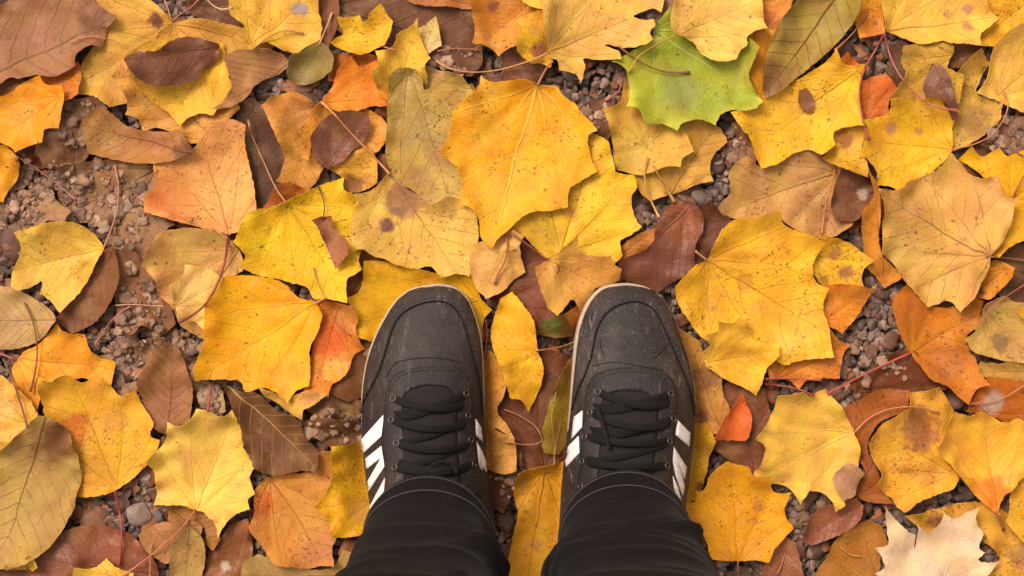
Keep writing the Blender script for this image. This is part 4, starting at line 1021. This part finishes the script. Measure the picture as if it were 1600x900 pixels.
def stone(label, px_, py_, rx, ry, rz, col, seed, z=0.004):
    r = np.random.default_rng(seed)
    V, F = ico(4)
    P = pebble_shape(V, r) * np.array([rx * S, ry * S, rz * S])
    o = link('stone', mesh_from('stone', P, F), None, MAT_GRAVEL)
    o.location = ((px_ - 800) * S, (450 - py_) * S, z)
    o.rotation_euler = (0.1, 0.1, r.uniform(-.5, .5))
    ca = o.data.color_attributes.new('pigment', 'FLOAT_COLOR', 'POINT')
    ca.data.foreach_set('color', np.tile([*alb(col, .75), 1.0], len(V)).astype(np.float32))
    tag(o, label, 'stone', 'bigger stones in the gravel')
    return o


stone('largest rough grey-pink stone beside the red stalk at the lower left', 218, 798, 26, 27, 17, (164, 136, 122), 3)
stone('roundish pinkish stone between the golden and the pale yellow leaf', 232, 748, 14, 15, 11, (176, 146, 136), 8)
stone('dark angular stone left of the pale yellow leaf tip', 252, 806, 15, 15, 12, (118, 104, 104), 12)
stone('brown-grey oval stone at the top of the lower left pebble gap', 150, 790, 12, 13, 10, (120, 98, 86), 19)

# ---- crumbs of dead leaf over the gravel, and the leaf carpet going on outside the picture
def litter_mesh():
    r = random.Random(3)
    VV, FF, CC = [], [], []

    def piece(x, y, z, size, ang, cols, lobes, tilt):
        n = 18
        n0 = len(VV)
        ca, sa = math.cos(ang), math.sin(ang)
        ph = r.uniform(0, 6)
        col = np.array(alb(r.choice(cols))) * r.uniform(0.75, 1.15)
        VV.append((x, y, z))
        CC.append([*col, 0.5])
        for ring in (0.55, 1.0):
            for k in range(n):
                a = 2 * math.pi * k / n
                rr = size * ring * (1 + 0.16 * math.sin(lobes * a + ph) + 0.08 * math.sin(3 * a + 2 * ph) + 0.20 * math.cos(a) + (r.uniform(-.16, .16) if ring == 1.0 and size < 0.02 else 0))
                lx, ly = rr * math.cos(a), rr * 0.86 * math.sin(a)
                lz = z + tilt[0] * lx + tilt[1] * ly + size * 0.12 * ring * math.sin(2 * a + ph)
                VV.append((x + lx * ca - ly * sa, y + lx * sa + ly * ca, lz))
                CC.append([*(col * (1.0 if ring < 1 else 0.9)), 0.5])
        for k in range(n):
            k1 = (k + 1) % n
            FF.append((n0, n0 + 1 + k, n0 + 1 + k1))
            FF.append((n0 + 1 + k, n0 + 1 + n + k, n0 + 1 + n + k1, n0 + 1 + k1))
    browns = [(140, 92, 64), (116, 74, 52), (160, 110, 76), (100, 66, 50), (170, 100, 50)]
    yel = [(246, 190, 46), (236, 176, 60), (224, 160, 70), (244, 150, 46), (200, 140, 70), (150, 100, 70), (226, 120, 46), (170, 120, 80), (250, 204, 90)]
    cand = np.argwhere(dilate((COVER == 0).astype(float), 2) > 0)
    cand = [c for c in cand if -20 < gys[c[0]] < 920 and -20 < gxs[c[1]] < 1620]
    for c in r.sample(cand, min(900, len(cand))):
        x, y = (gxs[c[1]] - 800) * S, (450 - gys[c[0]]) * S
        s_ = r.choice([3, 4, 5, 6, 7, 9, 12, 16, 24]) * S
        piece(x, y, 0.0055 + r.uniform(-.0015, .0015), s_, r.uniform(0, 6.28), browns, r.choice([3, 5, 7]), (r.gauss(0, .18), r.gauss(0, .18)))
    # crumbled old leaf lying in heaps
    tans = [(176, 134, 104), (158, 116, 88), (140, 102, 76), (190, 152, 122), (126, 90, 68)]
    for (hx, hy, hrx, hry, n_) in ((55, 310, 75, 70, 330), (150, 330, 80, 80, 170), (235, 560, 90, 80, 190), (330, 620, 28, 50, 50), (525, 672, 60, 30, 45),
                                   (120, 190, 40, 40, 40), (205, 470, 40, 60, 50), (1150, 240, 20, 50, 30), (1580, 215, 40, 30, 40), (940, 190, 40, 40, 30),
                                   (1360, 600, 70, 50, 30), (790, 730, 25, 50, 25), (700, 95, 40, 25, 25), (1275, 800, 50, 60, 40), (30, 620, 20, 20, 10)):
        for _ in range(n_):
            a_, q_ = r.uniform(0, 6.28), math.sqrt(r.random())
            px_, py_ = hx + hrx * q_ * math.cos(a_), hy + hry * q_ * math.sin(a_)
            gi, gj = int((py_ - Y0) / CELL), int((px_ - X0) / CELL)
            if COVER[gi, gj] > (1 if LOWTOP[gi, gj] else 0):
                continue
            z = max(0.0062, float(HM[gi, gj]) + 0.0006) if COVER[gi, gj] else 0.0062
            piece((px_ - 800) * S * (1 - z / H), (450 - py_) * S * (1 - z / H), z, r.choice([2.5, 3, 4, 5, 6, 8, 11]) * S, r.uniform(0, 6.28), tans, r.choice([3, 5, 7]), (r.gauss(0, .1), r.gauss(0, .1)))
    k = 0
    while k < 2600:
        x, y = r.uniform(-1.5, 1.5), r.uniform(-1.3, 1.3)
        sz = r.uniform(0.028, 0.066)
        if abs(x) < 0.455 + 1.3 * sz and abs(y) < 0.262 + 1.3 * sz:
            continue
        k += 1
        piece(x, y, 0.007 + 0.016 * r.random(), sz, r.uniform(0, 6.28), yel, r.choice([7, 9, 11]), (r.gauss(0, .08), r.gauss(0, .08)))
    k = 0
    while k < 420:                            # smaller leaves close round the edge of the picture
        x, y = r.uniform(-0.6, 0.6), r.uniform(-0.42, 0.42)
        sz = r.uniform(0.012, 0.034)
        if abs(x) < 0.452 + 1.42 * sz and abs(y) < 0.256 + 1.42 * sz:
            continue
        k += 1
        piece(x, y, 0.007 + 0.010 * r.random(), sz, r.uniform(0, 6.28), yel, r.choice([5, 7, 9]), (r.gauss(0, .1), r.gauss(0, .1)))
    me = mesh_from('leaf_litter', VV, FF)
    ca = me.color_attributes.new('pigment', 'FLOAT_COLOR', 'POINT')
    ca.data.foreach_set('color', np.array(CC, np.float32).ravel())
    return me


def litter_material():
    b = NB('leaf_litter')
    tc = b.n('ShaderNodeTexCoord')
    P = tc.outputs['Object']
    col = b.n('ShaderNodeVertexColor', layer_name='pigment').outputs['Color']
    n = b.noise(P, 110, 5, 0.6).outputs[0]
    c = b.mix(b.math('MULTIPLY', b.step(n, 0.4, 0.7), 0.5), col, b.mix(1.0, col, (0.55, 0.42, 0.36), 'MULTIPLY'))
    b.set(b.p.inputs['Base Color'], c)
    b.p.inputs['Roughness'].default_value = 0.65
    b.bump(n, 0.5, 0.002)
    return b.m


litter = link('leaf_litter', litter_mesh(), None, litter_material())
so = litter.modifiers.new('thickness', 'SOLIDIFY')
so.thickness = 0.0004
tag(litter, 'crumbled dead leaf pieces between the pebbles and around', kind='stuff')
# ------------------------------------------------------------------ the person: shoes and trousers
def shoe_leather(name, col, scuff, rough=0.62, fine=520, seed=0.0):
    b = NB(name)
    tc = b.n('ShaderNodeTexCoord')
    P = b.vmath('ADD', tc.outputs['Object'], (seed, seed * 0.7, 0.0))
    n1 = b.noise(P, 28, 5, 0.6).outputs[0]
    n2 = b.noise(P, fine, 3, 0.6).outputs[0]
    mp = b.n('ShaderNodeMapping')
    b.set(mp.inputs['Vector'], P)
    mp.inputs['Scale'].default_value = (260, 50, 90)
    n3 = b.noise(mp.outputs[0], 1.0, 5, 0.7, 0.6).outputs[0]
    n4 = b.noise(P, 900, 2).outputs[0]
    base = alb(col, 1.0)
    dust = alb((150, 134, 126), 1.0)
    c = b.mix(b.math('MULTIPLY', b.step(n1, 0.35, 0.75), 0.5), base, [q * 1.5 for q in base])
    c = b.mix(b.math('MULTIPLY', b.math('MULTIPLY', b.step(n3, 0.52, 0.74), b.step(n1, 0.40, 0.62)), scuff), c, dust)
    n5 = b.noise(P, 16, 6, 0.7).outputs[0]
    c = b.mix(b.math('MULTIPLY', b.step(n5, 0.45, 0.75), min(1.0, scuff * 0.7)), c, alb((98, 86, 80), 1.0))
    c = b.mix(b.math('MULTIPLY', b.step(n4, 0.66, 0.74), scuff * 1.2), c, dust)
    b.set(b.p.inputs['Base Color'], c)
    b.p.inputs['Roughness'].default_value = rough
    b.p.inputs['Specular IOR Level'].default_value = 0.32
    mp2 = b.n('ShaderNodeMapping')
    b.set(mp2.inputs['Vector'], P)
    mp2.inputs['Scale'].default_value = (28, 130, 60)
    cr = b.noise(mp2.outputs[0], 1.0, 4, 0.6, 0.8).outputs[0]
    b.bump(b.math('ADD', b.math('ADD', n2, b.math('MULTIPLY', n1, 1.5)), b.math('MULTIPLY', cr, 1.6)), 0.6, 0.0012)
    return b.m


def plain(name, col, rough, n_scale=200, var=0.25, bump=0.3, bd=0.0006, k=1.0):
    b = NB(name)
    tc = b.n('ShaderNodeTexCoord')
    n = b.noise(tc.outputs['Object'], n_scale, 4, 0.6).outputs[0]
    base = alb(col, k)
    c = b.mix(b.math('MULTIPLY', b.step(n, 0.35, 0.72), var), base, [q * 0.55 for q in base])
    b.set(b.p.inputs['Base Color'], c)
    b.p.inputs['Roughness'].default_value = rough
    b.p.inputs['Specular IOR Level'].default_value = 0.25
    b.bump(n, bump, bd)
    return b.m


def denim_material():
    b = NB('black_denim')
    tc = b.n('ShaderNodeTexCoord')
    P = tc.outputs['Object']
    wv = b.n('ShaderNodeTexWave', wave_type='BANDS', bands_direction='DIAGONAL')
    b.set(wv.inputs['Vector'], P)
    wv.inputs['Scale'].default_value = 420
    wv.inputs['Distortion'].default_value = 1.5
    n = b.noise(P, 35, 5, 0.6).outputs[0]
    c = b.mix(b.math('MULTIPLY', wv.outputs[0], 0.5), (0.0036, 0.0026, 0.0025), (0.0082, 0.0061, 0.0060))
    c = b.mix(b.math('MULTIPLY', b.step(n, 0.5, 0.75), 0.5), c, (0.0125, 0.0096, 0.0092))
    lint = b.noise(P, 620, 2).outputs[0]
    c = b.mix(b.math('MULTIPLY', b.step(lint, 0.62, 0.74), 0.6), c, (0.035, 0.028, 0.027))
    b.set(b.p.inputs['Base Color'], c)
    b.p.inputs['Roughness'].default_value = 0.85
    b.p.inputs['Sheen Weight'].default_value = 0.03
    b.p.inputs['Sheen Roughness'].default_value = 0.4
    b.p.inputs['Specular IOR Level'].default_value = 0.15
    b.bump(b.math('ADD', wv.outputs[0], b.math('MULTIPLY', n, 3.0)), 0.4, 0.0006)
    return b.m


MAT_UPPER = shoe_leather('shoe_nubuck', (40, 33, 31), 0.40)
MAT_GUARD = shoe_leather('shoe_toe_nubuck', (42, 35, 33), 0.55)
MAT_UPPER_WORN = shoe_leather('shoe_nubuck_worn', (40, 34, 32), 0.85, seed=4.0)
MAT_GUARD_WORN = shoe_leather('shoe_toe_nubuck_worn', (44, 38, 36), 1.0, seed=4.0)
MAT_STAY = shoe_leather('shoe_eyestay', (35, 30, 29), 0.35)
MAT_TONGUE = plain('tongue_cloth', (33, 28, 28), 0.9, 700)
MAT_LACE = plain('lace_cloth', (21, 18, 18), 0.85, 1200, 0.4, 0.6, 0.0008)
MAT_STRIPE = plain('white_stripe', (238, 230, 226), 0.5, 150, 0.08, 0.15)
MAT_SOLE = plain('worn_rubber', (186, 164, 142), 0.75, 90, 0.45, 0.4, 0.001)
MAT_EYE = plain('eyelet_metal', (88, 80, 76), 0.4, 300, 0.1)
MAT_EYE.node_tree.nodes['Principled BSDF'].inputs['Metallic'].default_value = 0.8
MAT_SEAM = plain('seam_thread', (62, 53, 50), 0.85, 600, 0.4)
MAT_DARKSEAM = plain('seam_groove', (24, 20, 20), 0.9, 600, 0.2)
MAT_DENIM = denim_material()
MAT_HEM = plain('hem_thread', (74, 66, 65), 0.9, 900, 0.6)

person = bpy.data.objects.new('person', None)
COL.objects.link(person)
person.location = (0.012, -0.21, 0.009)
tag(person, 'person in black jeans and black white-striped sneakers standing on the leaves', 'person')
PLOC = np.array(person.location)
ZS = 0.027                                   # where the upper leaves the sole


def interp(poly, y):
    o = np.argsort(poly[:, 1])
    return np.interp(y, poly[o, 1], poly[o, 0])


class ShoeForm:
    def __init__(self, sh):
        self.L, self.R = sh['left'], sh['right']
        self.y0 = self.L[0, 1]
        self.y1 = 975.0
        self.f = (1 - 0.035 / H) * S

    def edges(self, py):
        return interp(self.L, py), interp(self.R, py)

    def h(self, py):                         # height of the ridge over the sole, metres
        s_ = np.asarray((py - self.y0) * S)
        return np.interp(s_, [0, .006, .016, .03, .05, .075, .10, .13, .16, .19, .24, .29],
                         [0, .013, .021, .0265, .0315, .0385, .047, .057, .068, .078, .085, .06])

    def z(self, x, py):
        a, b = self.edges(py)
        hw = np.maximum((b - a) / 2, 0.5)
        q = np.clip(np.abs((x - (a + b) / 2) / hw), 0, 1)
        return ZS + self.h(py) * (1 - q ** 2.6) ** 0.72

    def w(self, x, y, off=0.0):
        """photo pixel (seen from above) -> point on the shoe, pushed out by off metres"""
        x, y = np.asarray(x, float), np.asarray(y, float)
        e = 1.0
        z = self.z(x, y)
        zx = (self.z(x + e, y) - self.z(x - e, y)) / (2 * e * S)
        zy = (self.z(x, y + e) - self.z(x, y - e)) / (2 * e * S)
        n = np.stack([-zx, zy, np.ones_like(z)], -1)
        n /= np.linalg.norm(n, axis=-1, keepdims=True)
        # traced contours are already as seen through the camera at the height of the shoe
        X = (x - 800) * (1 - z / H) * S
        Y = (450 - y) * (1 - z / H) * S
        return np.stack([X, Y, z], -1) + n * off


def shoe_part(name, V, F, parent, mat, smooth=True, thick=None):
    me = mesh_from(name, np.asarray(V) - PLOC, F, smooth)
    bm = bmesh.new()
    bm.from_mesh(me)
    bmesh.ops.recalc_face_normals(bm, faces=bm.faces)
    bm.to_mesh(me)
    bm.free()
    if thick is not None and sum(p.normal.z * p.area for p in me.polygons) < 0:
        me.flip_normals()
    o = link(name, me, parent, mat)
    if thick:
        m = o.modifiers.new('thickness', 'SOLIDIFY')
        m.thickness = thick
        m.offset = -1
    return o


def panel(form, name, outline, parent, mat, off=0.0011, thick=0.0014, spacing=5.0, rough=0.0, sharp=False):
    P = pts(outline) if isinstance(outline, str) else outline
    if sharp:
        O = []
        for i in range(len(P)):
            p, q = P[i], P[(i + 1) % len(P)]
            m = max(1, int(np.hypot(*(q - p)) / 3))
            O += [p + (q - p) * j / m for j in range(m)]
        O = np.array(O)
    else:
        O = smooth_outline(P, 3, step=3.0, rough=rough)
    V, F = fill(O, spacing, 2)
    return shoe_part(name, form.w(V[:, 0], V[:, 1], off), F, parent, mat, thick=thick)


def seam(form, name, line, parent, mat, r=0.0006, off=0.0012, dash=False):
    Q = resample(pts(line), 2.5)
    W = form.w(Q[:, 0], Q[:, 1], off)
    if not dash:
        V, F = tube(W, r, 5)
    else:
        V, F = [], []
        for i in range(0, len(W) - 2, 3):
            a, b = tube(W[i:i + 3], r, 5)
            n0 = len(V)
            V += a
            F += [tuple(k + n0 for k in f) for f in b]
    return shoe_part(name, V, F, parent, mat)


def ribbon(paths, width, thick):
    """flat woven bands along paths (lists of points in metres)"""
    V, F = [], []
    for W in paths:
        n = len(W)
        n0 = len(V)
        prof = [(-1, 0), (-.8, .55), (0, .8), (.8, .55), (1, 0), (.8, -.55), (0, -.7), (-.8, -.55)]
        for i in range(n):
            t = W[min(i + 1, n - 1)] - W[max(i - 1, 0)]
            t = t / (np.linalg.norm(t) + 1e-9)
            s_ = np.cross(t, [0, 0, 1.0])
            s_ /= np.linalg.norm(s_) + 1e-9
            up = np.cross(s_, t)
            for a, b in prof:
                V.append(W[i] + s_ * a * width / 2 + up * b * thick / 2)
        m = len(prof)
        for i in range(n - 1):
            for k in range(m):
                a, c = n0 + i * m + k, n0 + i * m + (k + 1) % m
                F.append((a, c, c + m, a + m))
        F.append(tuple(n0 + k for k in range(m)))
        F.append(tuple(n0 + (n - 1) * m + k for k in range(m))[::-1])
    return V, F


def build_shoe(sh, label, D):
    form = ShoeForm(sh)
    # upper
    rows = np.concatenate([sh['left'][0, 1] + 540 * (np.linspace(0, 1, 90) ** 1.7)])
    rows = rows[rows < 974]
    NT = 56
    V, F = [], []
    for py in rows:
        a, b = form.edges(py)
        t = np.sin(np.linspace(-1, 1, NT) * math.pi / 2)
        x = (a + b) / 2 + t * (b - a) / 2
        W = form.w(x, np.full(NT, py))
        V += list(W)
    nr = len(rows)
    for i in range(nr - 1):
        for k in range(NT - 1):
            a = i * NT + k
            F.append((a, a + 1, a + NT + 1, a + NT))
    # foxing down into the sole
    n0 = len(V)
    loop = [i * NT for i in range(nr)] + [(nr - 1) * NT + k for k in range(1, NT)] + [i * NT + NT - 1 for i in range(nr - 2, -1, -1)]
    for q in loop:
        p = V[q].copy()
        p[2] = ZS - 0.012
        V.append(p)
    m = len(loop)
    for k in range(m - 1):
        F.append((loop[k], loop[k + 1], n0 + k + 1, n0 + k))
    shoe = shoe_part('shoe', V, F, person, MAT_UPPER_WORN if D['worn'] else MAT_UPPER)
    shoe['label'] = label
    # sole
    Lc = resample(sh['left'], 8)
    Rc = resample(sh['right'], 8)
    C_ = np.vstack([Lc, Rc[::-1][1:-1]])
    nx = np.roll(C_, -1, 0) - np.roll(C_, 1, 0)
    nrm = np.stack([nx[:, 1], -nx[:, 0]], 1)
    nrm /= np.linalg.norm(nrm, axis=1, keepdims=True) + 1e-9
    ctr = C_.mean(0)
    if np.sum((C_ - ctr) * nrm) < 0:
        nrm = -nrm
    V, F = [], []
    levels = [(0.0085, 1.0), (0.0105, 3.2), (0.017, 3.7), (0.025, 3.4), (0.029, 2.6), (0.0305, 1.2), (0.0295, -1.5), (0.024, -5.0)]
    for z, o_ in levels:
        toe = np.interp(C_[:, 1], [445, 520, 600, 700], [1.0, 0.9, 0.45, 0.10])
        side = (0.85 + D['lean'] * (-nrm[:, 0])) * toe
        Q = C_ + nrm * (o_ * np.clip(side, 0.0, 2.0) - np.interp(C_[:, 1], [600, 720], [0, 2.0]) if o_ > 1.05 else np.full(len(C_), min(o_, 0)))[:, None]
        f = (1 - 0.030 / H) * S
        for p in Q:
            V.append(((p[0] - 800) * f, (450 - p[1]) * f, z))
    n = len(C_)
    for l in range(len(levels) - 1):
        for k in range(n):
            a, b = l * n + k, l * n + (k + 1) % n
            F.append((a, b, b + n, a + n))
    F.append(tuple(range(n)))
    shoe_part('sole', V, F, shoe, MAT_SOLE)
    # toe guard: everything outside the arched seam
    arc = resample(pts(D['arc']), 4)
    py_end = [arc[0, 1], arc[-1, 1]]
    lt = [(form.edges(y)[0] * 0.985 + form.edges(y)[1] * 0.015, y) for y in np.linspace(py_end[0], form.y0 + 5, 36)]
    rt = [(form.edges(y)[1] * 0.985 + form.edges(y)[0] * 0.015, y) for y in np.linspace(form.y0 + 5, py_end[1], 36)]
    poly = np.array(lt + rt + [tuple(p) for p in arc[::-1]])
    keep = [0]
    for i in range(1, len(poly)):
        if np.hypot(*(poly[i] - poly[keep[-1]])) > 1.5:
            keep.append(i)
    poly = poly[keep]
    V, F = fill(poly, 4.5, 4)
    shoe_part('toe_guard', form.w(V[:, 0], V[:, 1], 0.0013), F, shoe, MAT_GUARD_WORN if D['worn'] else MAT_GUARD, thick=0.0012)
    seam(form, 'toe_seam', D['arc'], shoe, MAT_DARKSEAM, 0.0007, 0.0008)
    inner = ' '.join(f'{p[0] + (p[0] < D["cx"]) * 0 :.1f},{p[1] - 4:.1f}' for p in resample(pts(D['arc']), 20))
    seam(form, 'toe_stitching', inner, shoe, MAT_SEAM, 0.00042, 0.0016, True)
    # eyestay, tongue
    panel(form, 'eyestay', D['stay'], shoe, MAT_STAY, 0.0016, 0.0019)
    seam(form, 'eyestay_stitching', D['stay_line'], shoe, MAT_SEAM, 0.00042, 0.0020, True)
    panel(form, 'tongue', D['tongue'], shoe, MAT_TONGUE, 0.0030, 0.0024)
    for line in D.get('crease') or ():
        seam(form, 'vamp_crease', line, shoe, MAT_DARKSEAM, 0.0004, 0.0001)
    # stripes
    for st in D['stripes']:
        panel(form, 'stripe', st, shoe, MAT_STRIPE, 0.0012, 0.0010, 4.0, sharp=True)
    # eyelets
    for (x, y) in D['eyelets']:
        W0 = form.w(np.array([x]), np.array([y]), 0.0019)[0]
        W1 = form.w(np.array([x]), np.array([y]), 0.0119)[0]
        nn = Vector(W1 - W0).normalized()
        M = nn.to_track_quat('Z', 'Y').to_matrix()
        V, F = [], []
        NA, NB_ = 16, 8
        for i in range(NA):
            a = 2 * math.pi * i / NA
            for k in range(NB_):
                b = 2 * math.pi * k / NB_
                r = 0.0026 + 0.0009 * math.cos(b)
                p = M @ Vector((r * math.cos(a), r * math.sin(a), 0.0009 * math.sin(b)))
                V.append(W0 + np.array(p))
        for i in range(NA):
            for k in range(NB_):
                F.append((i * NB_ + k, ((i + 1) % NA) * NB_ + k, ((i + 1) % NA) * NB_ + (k + 1) % NB_, i * NB_ + (k + 1) % NB_))
        shoe_part('eyelet', V, F, shoe, MAT_EYE)
    # lace
    paths = []
    for j, (p, q, lift, sag) in enumerate(D['laces']):
        t = np.linspace(0, 1, 22)
        x = p[0] + (q[0] - p[0]) * t
        y = p[1] + (q[1] - p[1]) * t + sag * np.sin(t * math.pi)
        W = form.w(x, y, 0.0)
        off = 0.0008 + (lift + 0.0035) * np.sin(np.clip(t, 0.0, 1.0) * math.pi) ** 0.55
        W[:, 2] += off + 0.0004 * np.sin(t * 9 + j)
        paths.append(W)
    V, F = ribbon(paths, 0.0062, 0.0014)
    shoe_part('shoelace', V, F, shoe, MAT_LACE)
    if D.get('ends'):
        paths = []
        for line in D['ends']:
            Q = resample(pts(line), 4)
            W = form.w(Q[:, 0], Q[:, 1], 0.0085)
            paths.append(W)
        V, F = ribbon(paths, 0.0034, 0.0018)
        shoe_part('lace_end', V, F, shoe, MAT_LACE)
    return shoe


LEFT = dict(worn=False, lean=0.25, cx=680,
    arc="563,645 572,622 586,595 598,566 607,535 617,507 632,488 655,476 683,471 706,478 722,500 733,535 741,565 748,592 752,625 753,650",
    stay="598,690 601,655 604,622 610,598 622,583 645,576 682,573 712,576 729,588 736,608 738,640 741,680 746,730 750,775 722,775 716,730 712,690 712,650 712,622 700,607 676,602 650,606 634,616 630,650 632,690 632,730 634,790 600,790 604,740",
    stay_line="606,690 607,655 609,624 615,603 626,589 648,581 682,578 710,581 724,592 730,612 731,640",
    tongue="636,618 652,608 678,604 700,609 712,624 711,650 711,690 714,730 720,790 640,790 633,730 633,690 632,650",
    stripes=["565,688 600,649 601,678 569,708", "572,717 606,690 613,712 577,768 576,752 597,715 574,733", "609,735 607,758 581,802 579,792 600,752",
             "742,655 750,668 753,690 742,680", "743,690 752,706 758,722 759,738 753,730 750,718 752,735 744,722"],
    eyelets=[(616, 623), (613, 657), (621, 693), (619, 731), (619, 767), (726, 616), (729, 650), (733, 688), (738, 726)],
    crease=["617,566 650,560 690,560 720,566", "604,590 612,574 622,566"],
    laces=[((613, 657), (727, 618), .0010, 4), ((726, 616), (616, 648), .0016, 5), ((616, 623), (728, 634), .0042, 8),
           ((621, 693), (729, 656), .0012, 4), ((613, 657), (730, 664), .0048, 8),
           ((619, 731), (733, 694), .0012, 4), ((621, 693), (735, 696), .0050, 7), ((738, 726), (622, 722), .0034, 10),
           ((619, 731), (739, 730), .0052, 5)],
    ends=["668,742 676,730 690,726 702,732 706,744"])
RIGHT = dict(worn=True, lean=0.75, cx=985,
    arc="895,640 903,612 915,585 925,555 932,520 944,495 965,478 990,472 1012,477 1028,494 1044,528 1058,560 1070,590 1080,620 1085,650",
    stay="910,700 914,660 917,620 922,598 932,585 952,578 985,575 1020,577 1040,584 1052,598 1056,625 1054,660 1050,700 1046,745 1042,780 1016,780 1018,740 1022,700 1026,660 1026,630 1014,616 985,611 958,613 944,622 942,660 938,700 934,745 930,790 902,790 906,745",
    stay_line="918,690 921,655 923,622 928,604 938,592 955,585 985,581 1017,583 1034,590 1044,603 1047,628 1046,660",
    tongue="946,624 960,615 985,613 1012,618 1025,632 1025,660 1021,700 1017,740 1014,790 936,790 937,745 941,700 944,660",
    stripes=["898,652 911,642 910,668 894,686", "905,682 906,708 886,730 884,722 892,702 887,710 889,698",
             "1058,657 1077,677 1075,697 1054,679", "1050,696 1071,730 1068,748 1059,722 1068,760 1065,774 1055,744 1049,718", "1050,744 1058,762 1062,780 1058,781 1052,762"],
    eyelets=[(936, 613), (924, 645), (916, 683), (912, 722), (910, 760), (1046, 616), (1050, 655), (1044, 690), (1040, 728)],
    crease=["925,572 960,566 1000,572 1035,578", "1022,560 1036,548 1042,536", "944,555 938,540 940,528"],
    laces=[((924, 645), (1046, 618), .0010, 5), ((1046, 616), (926, 636), .0016, 6), ((936, 613), (1048, 630), .0042, 10),
           ((916, 683), (1050, 656), .0012, 6), ((924, 645), (1048, 662), .0050, 12), ((1050, 655), (922, 672), .003, 8),
           ((912, 722), (1044, 692), .0012, 4), ((916, 683), (1042, 690), .0050, 4), ((1040, 728), (914, 716), .0030, 8),
           ((912, 722), (1040, 726), .0054, 3)],
    ends=["940,640 946,662 951,684 955,706"])
build_shoe(SHOES[0], 'left sneaker with bright white side stripes', LEFT)
build_shoe(SHOES[1], 'right sneaker with scuffed dusty toe', RIGHT)


# ---- trousers: both legs and the seat, one garment
LEG = [dict(cx=-0.0690, cy=-0.2120, tx=-0.085, rx=0.0545, ry=0.0600, tilt=-0.05), dict(cx=0.0935, cy=-0.2090, tx=0.122, rx=0.0545, ry=0.0610, tilt=0.06)]


def leg_rings(D, seed):
    r = np.random.default_rng(seed)
    folds = [(r.uniform(0, 6.28), r.uniform(.006, .016), z) for z in np.arange(0.11, 0.42, 0.017)]
    zs = np.concatenate([np.linspace(0, 0.26, 80), np.linspace(0.275, 0.86, 40)])
    NT = 96
    th = np.linspace(0, 2 * math.pi, NT, endpoint=False)
    rings = []
    for z in zs:
        k = np.clip((z - 0.02) / 0.8, 0, 1)
        grow = np.interp(z, [0, .03, .08, .15, .24, .36, .48, .65, .86], [1, .985, 1.03, 1.13, 1.22, 1.30, 1.25, 1.5, 1.75])
        cx = D['cx'] + (D['tx'] - D['cx']) * k
        cy = D['cy'] - np.interp(z, [0, .05, .4, .86], [0, .004, .085, .07])
        low = np.exp(-z / 0.10)
        z0 = np.interp(np.sin(th), [-1, 1], [0.052, 0.108])     # lower at the heel, riding on the tongue in front
        zz = z0 * np.exp(-z / 0.12) + 0.085 * (1 - np.exp(-z / 0.12)) + z
        rad = np.zeros(NT)
        for (ph, amp, zf) in folds:
            wob = 0.022 * np.sin(th + ph) + 0.009 * np.sin(2 * th + 1.7 * ph) + 0.004 * np.sin(3 * th + 2.9 * ph)
            d = (z + 0.10 - zf - wob) / 0.0085
            w_ = np.clip(0.35 + 0.65 * np.sin(th * 1.0 + ph * 2.3) + 0.3 * np.sin(3 * th + ph), 0, 1)
            rad += amp * 0.72 * np.exp(-np.abs(d) ** 1.25) * w_
        ramp = np.clip((z - 0.03) / 0.04, 0, 1)
        rad *= ramp * np.clip(1.25 - z / 0.5, 0.4, 1)
        rx = D['rx'] * grow + rad
        ry = D['ry'] * grow + rad
        x = cx + rx * np.cos(th)
        # in front the cloth lies on the tongue and slopes back to the shin
        front = np.clip(np.sin(th), 0, 1) ** 1.5
        y = cy + ry * np.sin(th) - front * 0.036 * (1 - np.exp(-z / 0.05))
        rings.append(np.stack([x, y, zz], 1))
    return rings, NT


def add_rings(rings, NT, V, F):
    n0 = len(V)
    for R_ in rings:
        V += list(R_)
    for i in range(len(rings) - 1):
        for k in range(NT):
            a, b = n0 + i * NT + k, n0 + i * NT + (k + 1) % NT
            F.append((a, b, b + NT, a + NT))


V, F = [], []
HEMS = []
for i, D in enumerate(LEG):
    rings, NT = leg_rings(D, 31 + i)
    c0 = rings[0].mean(0)
    ins_ = []
    for dz, sh_ in ((0.010, 0.80), (0.006, 0.88), (0.0015, 0.95), (-0.0010, 0.985)):
        q = (rings[0] - c0) * np.array([sh_, sh_, 1]) + c0
        q[:, 2] = rings[0][:, 2] + dz
        ins_.append(q)
    add_rings(ins_ + rings, NT, V, F)
    HEMS.append((rings[0], rings[1], rings[0], rings[5], NT))
NT = 96
th = np.linspace(0, 2 * math.pi, NT, endpoint=False)
hips = []
for z, rx, ry in ((0.86, 0.185, 0.105), (0.93, 0.19, 0.115), (1.0, 0.18, 0.115), (1.06, 0.165, 0.11), (1.06, 0.02, 0.02)):
    hips.append(np.stack([0.008 + rx * np.cos(th), -0.285 + ry * np.sin(th), np.full(NT, z)], 1))
hips[0][:, 2] -= 0.05 * np.abs(np.cos(th)) * 0
add_rings(hips, NT, V, F)
trousers = shoe_part('trousers', V, F, person, MAT_DENIM)
for (a, a2, b, b2, NT) in HEMS:
    for R_ in (a2, b2):
        W = np.vstack([R_, R_[:1]])
        c0 = W.mean(0)
        W = W + (W - c0) * np.array([0.012, 0.012, 0])
        Vs, Fs = [], []
        Vs, Fs = tube(W, 0.00055, 5)
        shoe_part('hem_stitching', Vs, Fs, trousers, MAT_HEM)
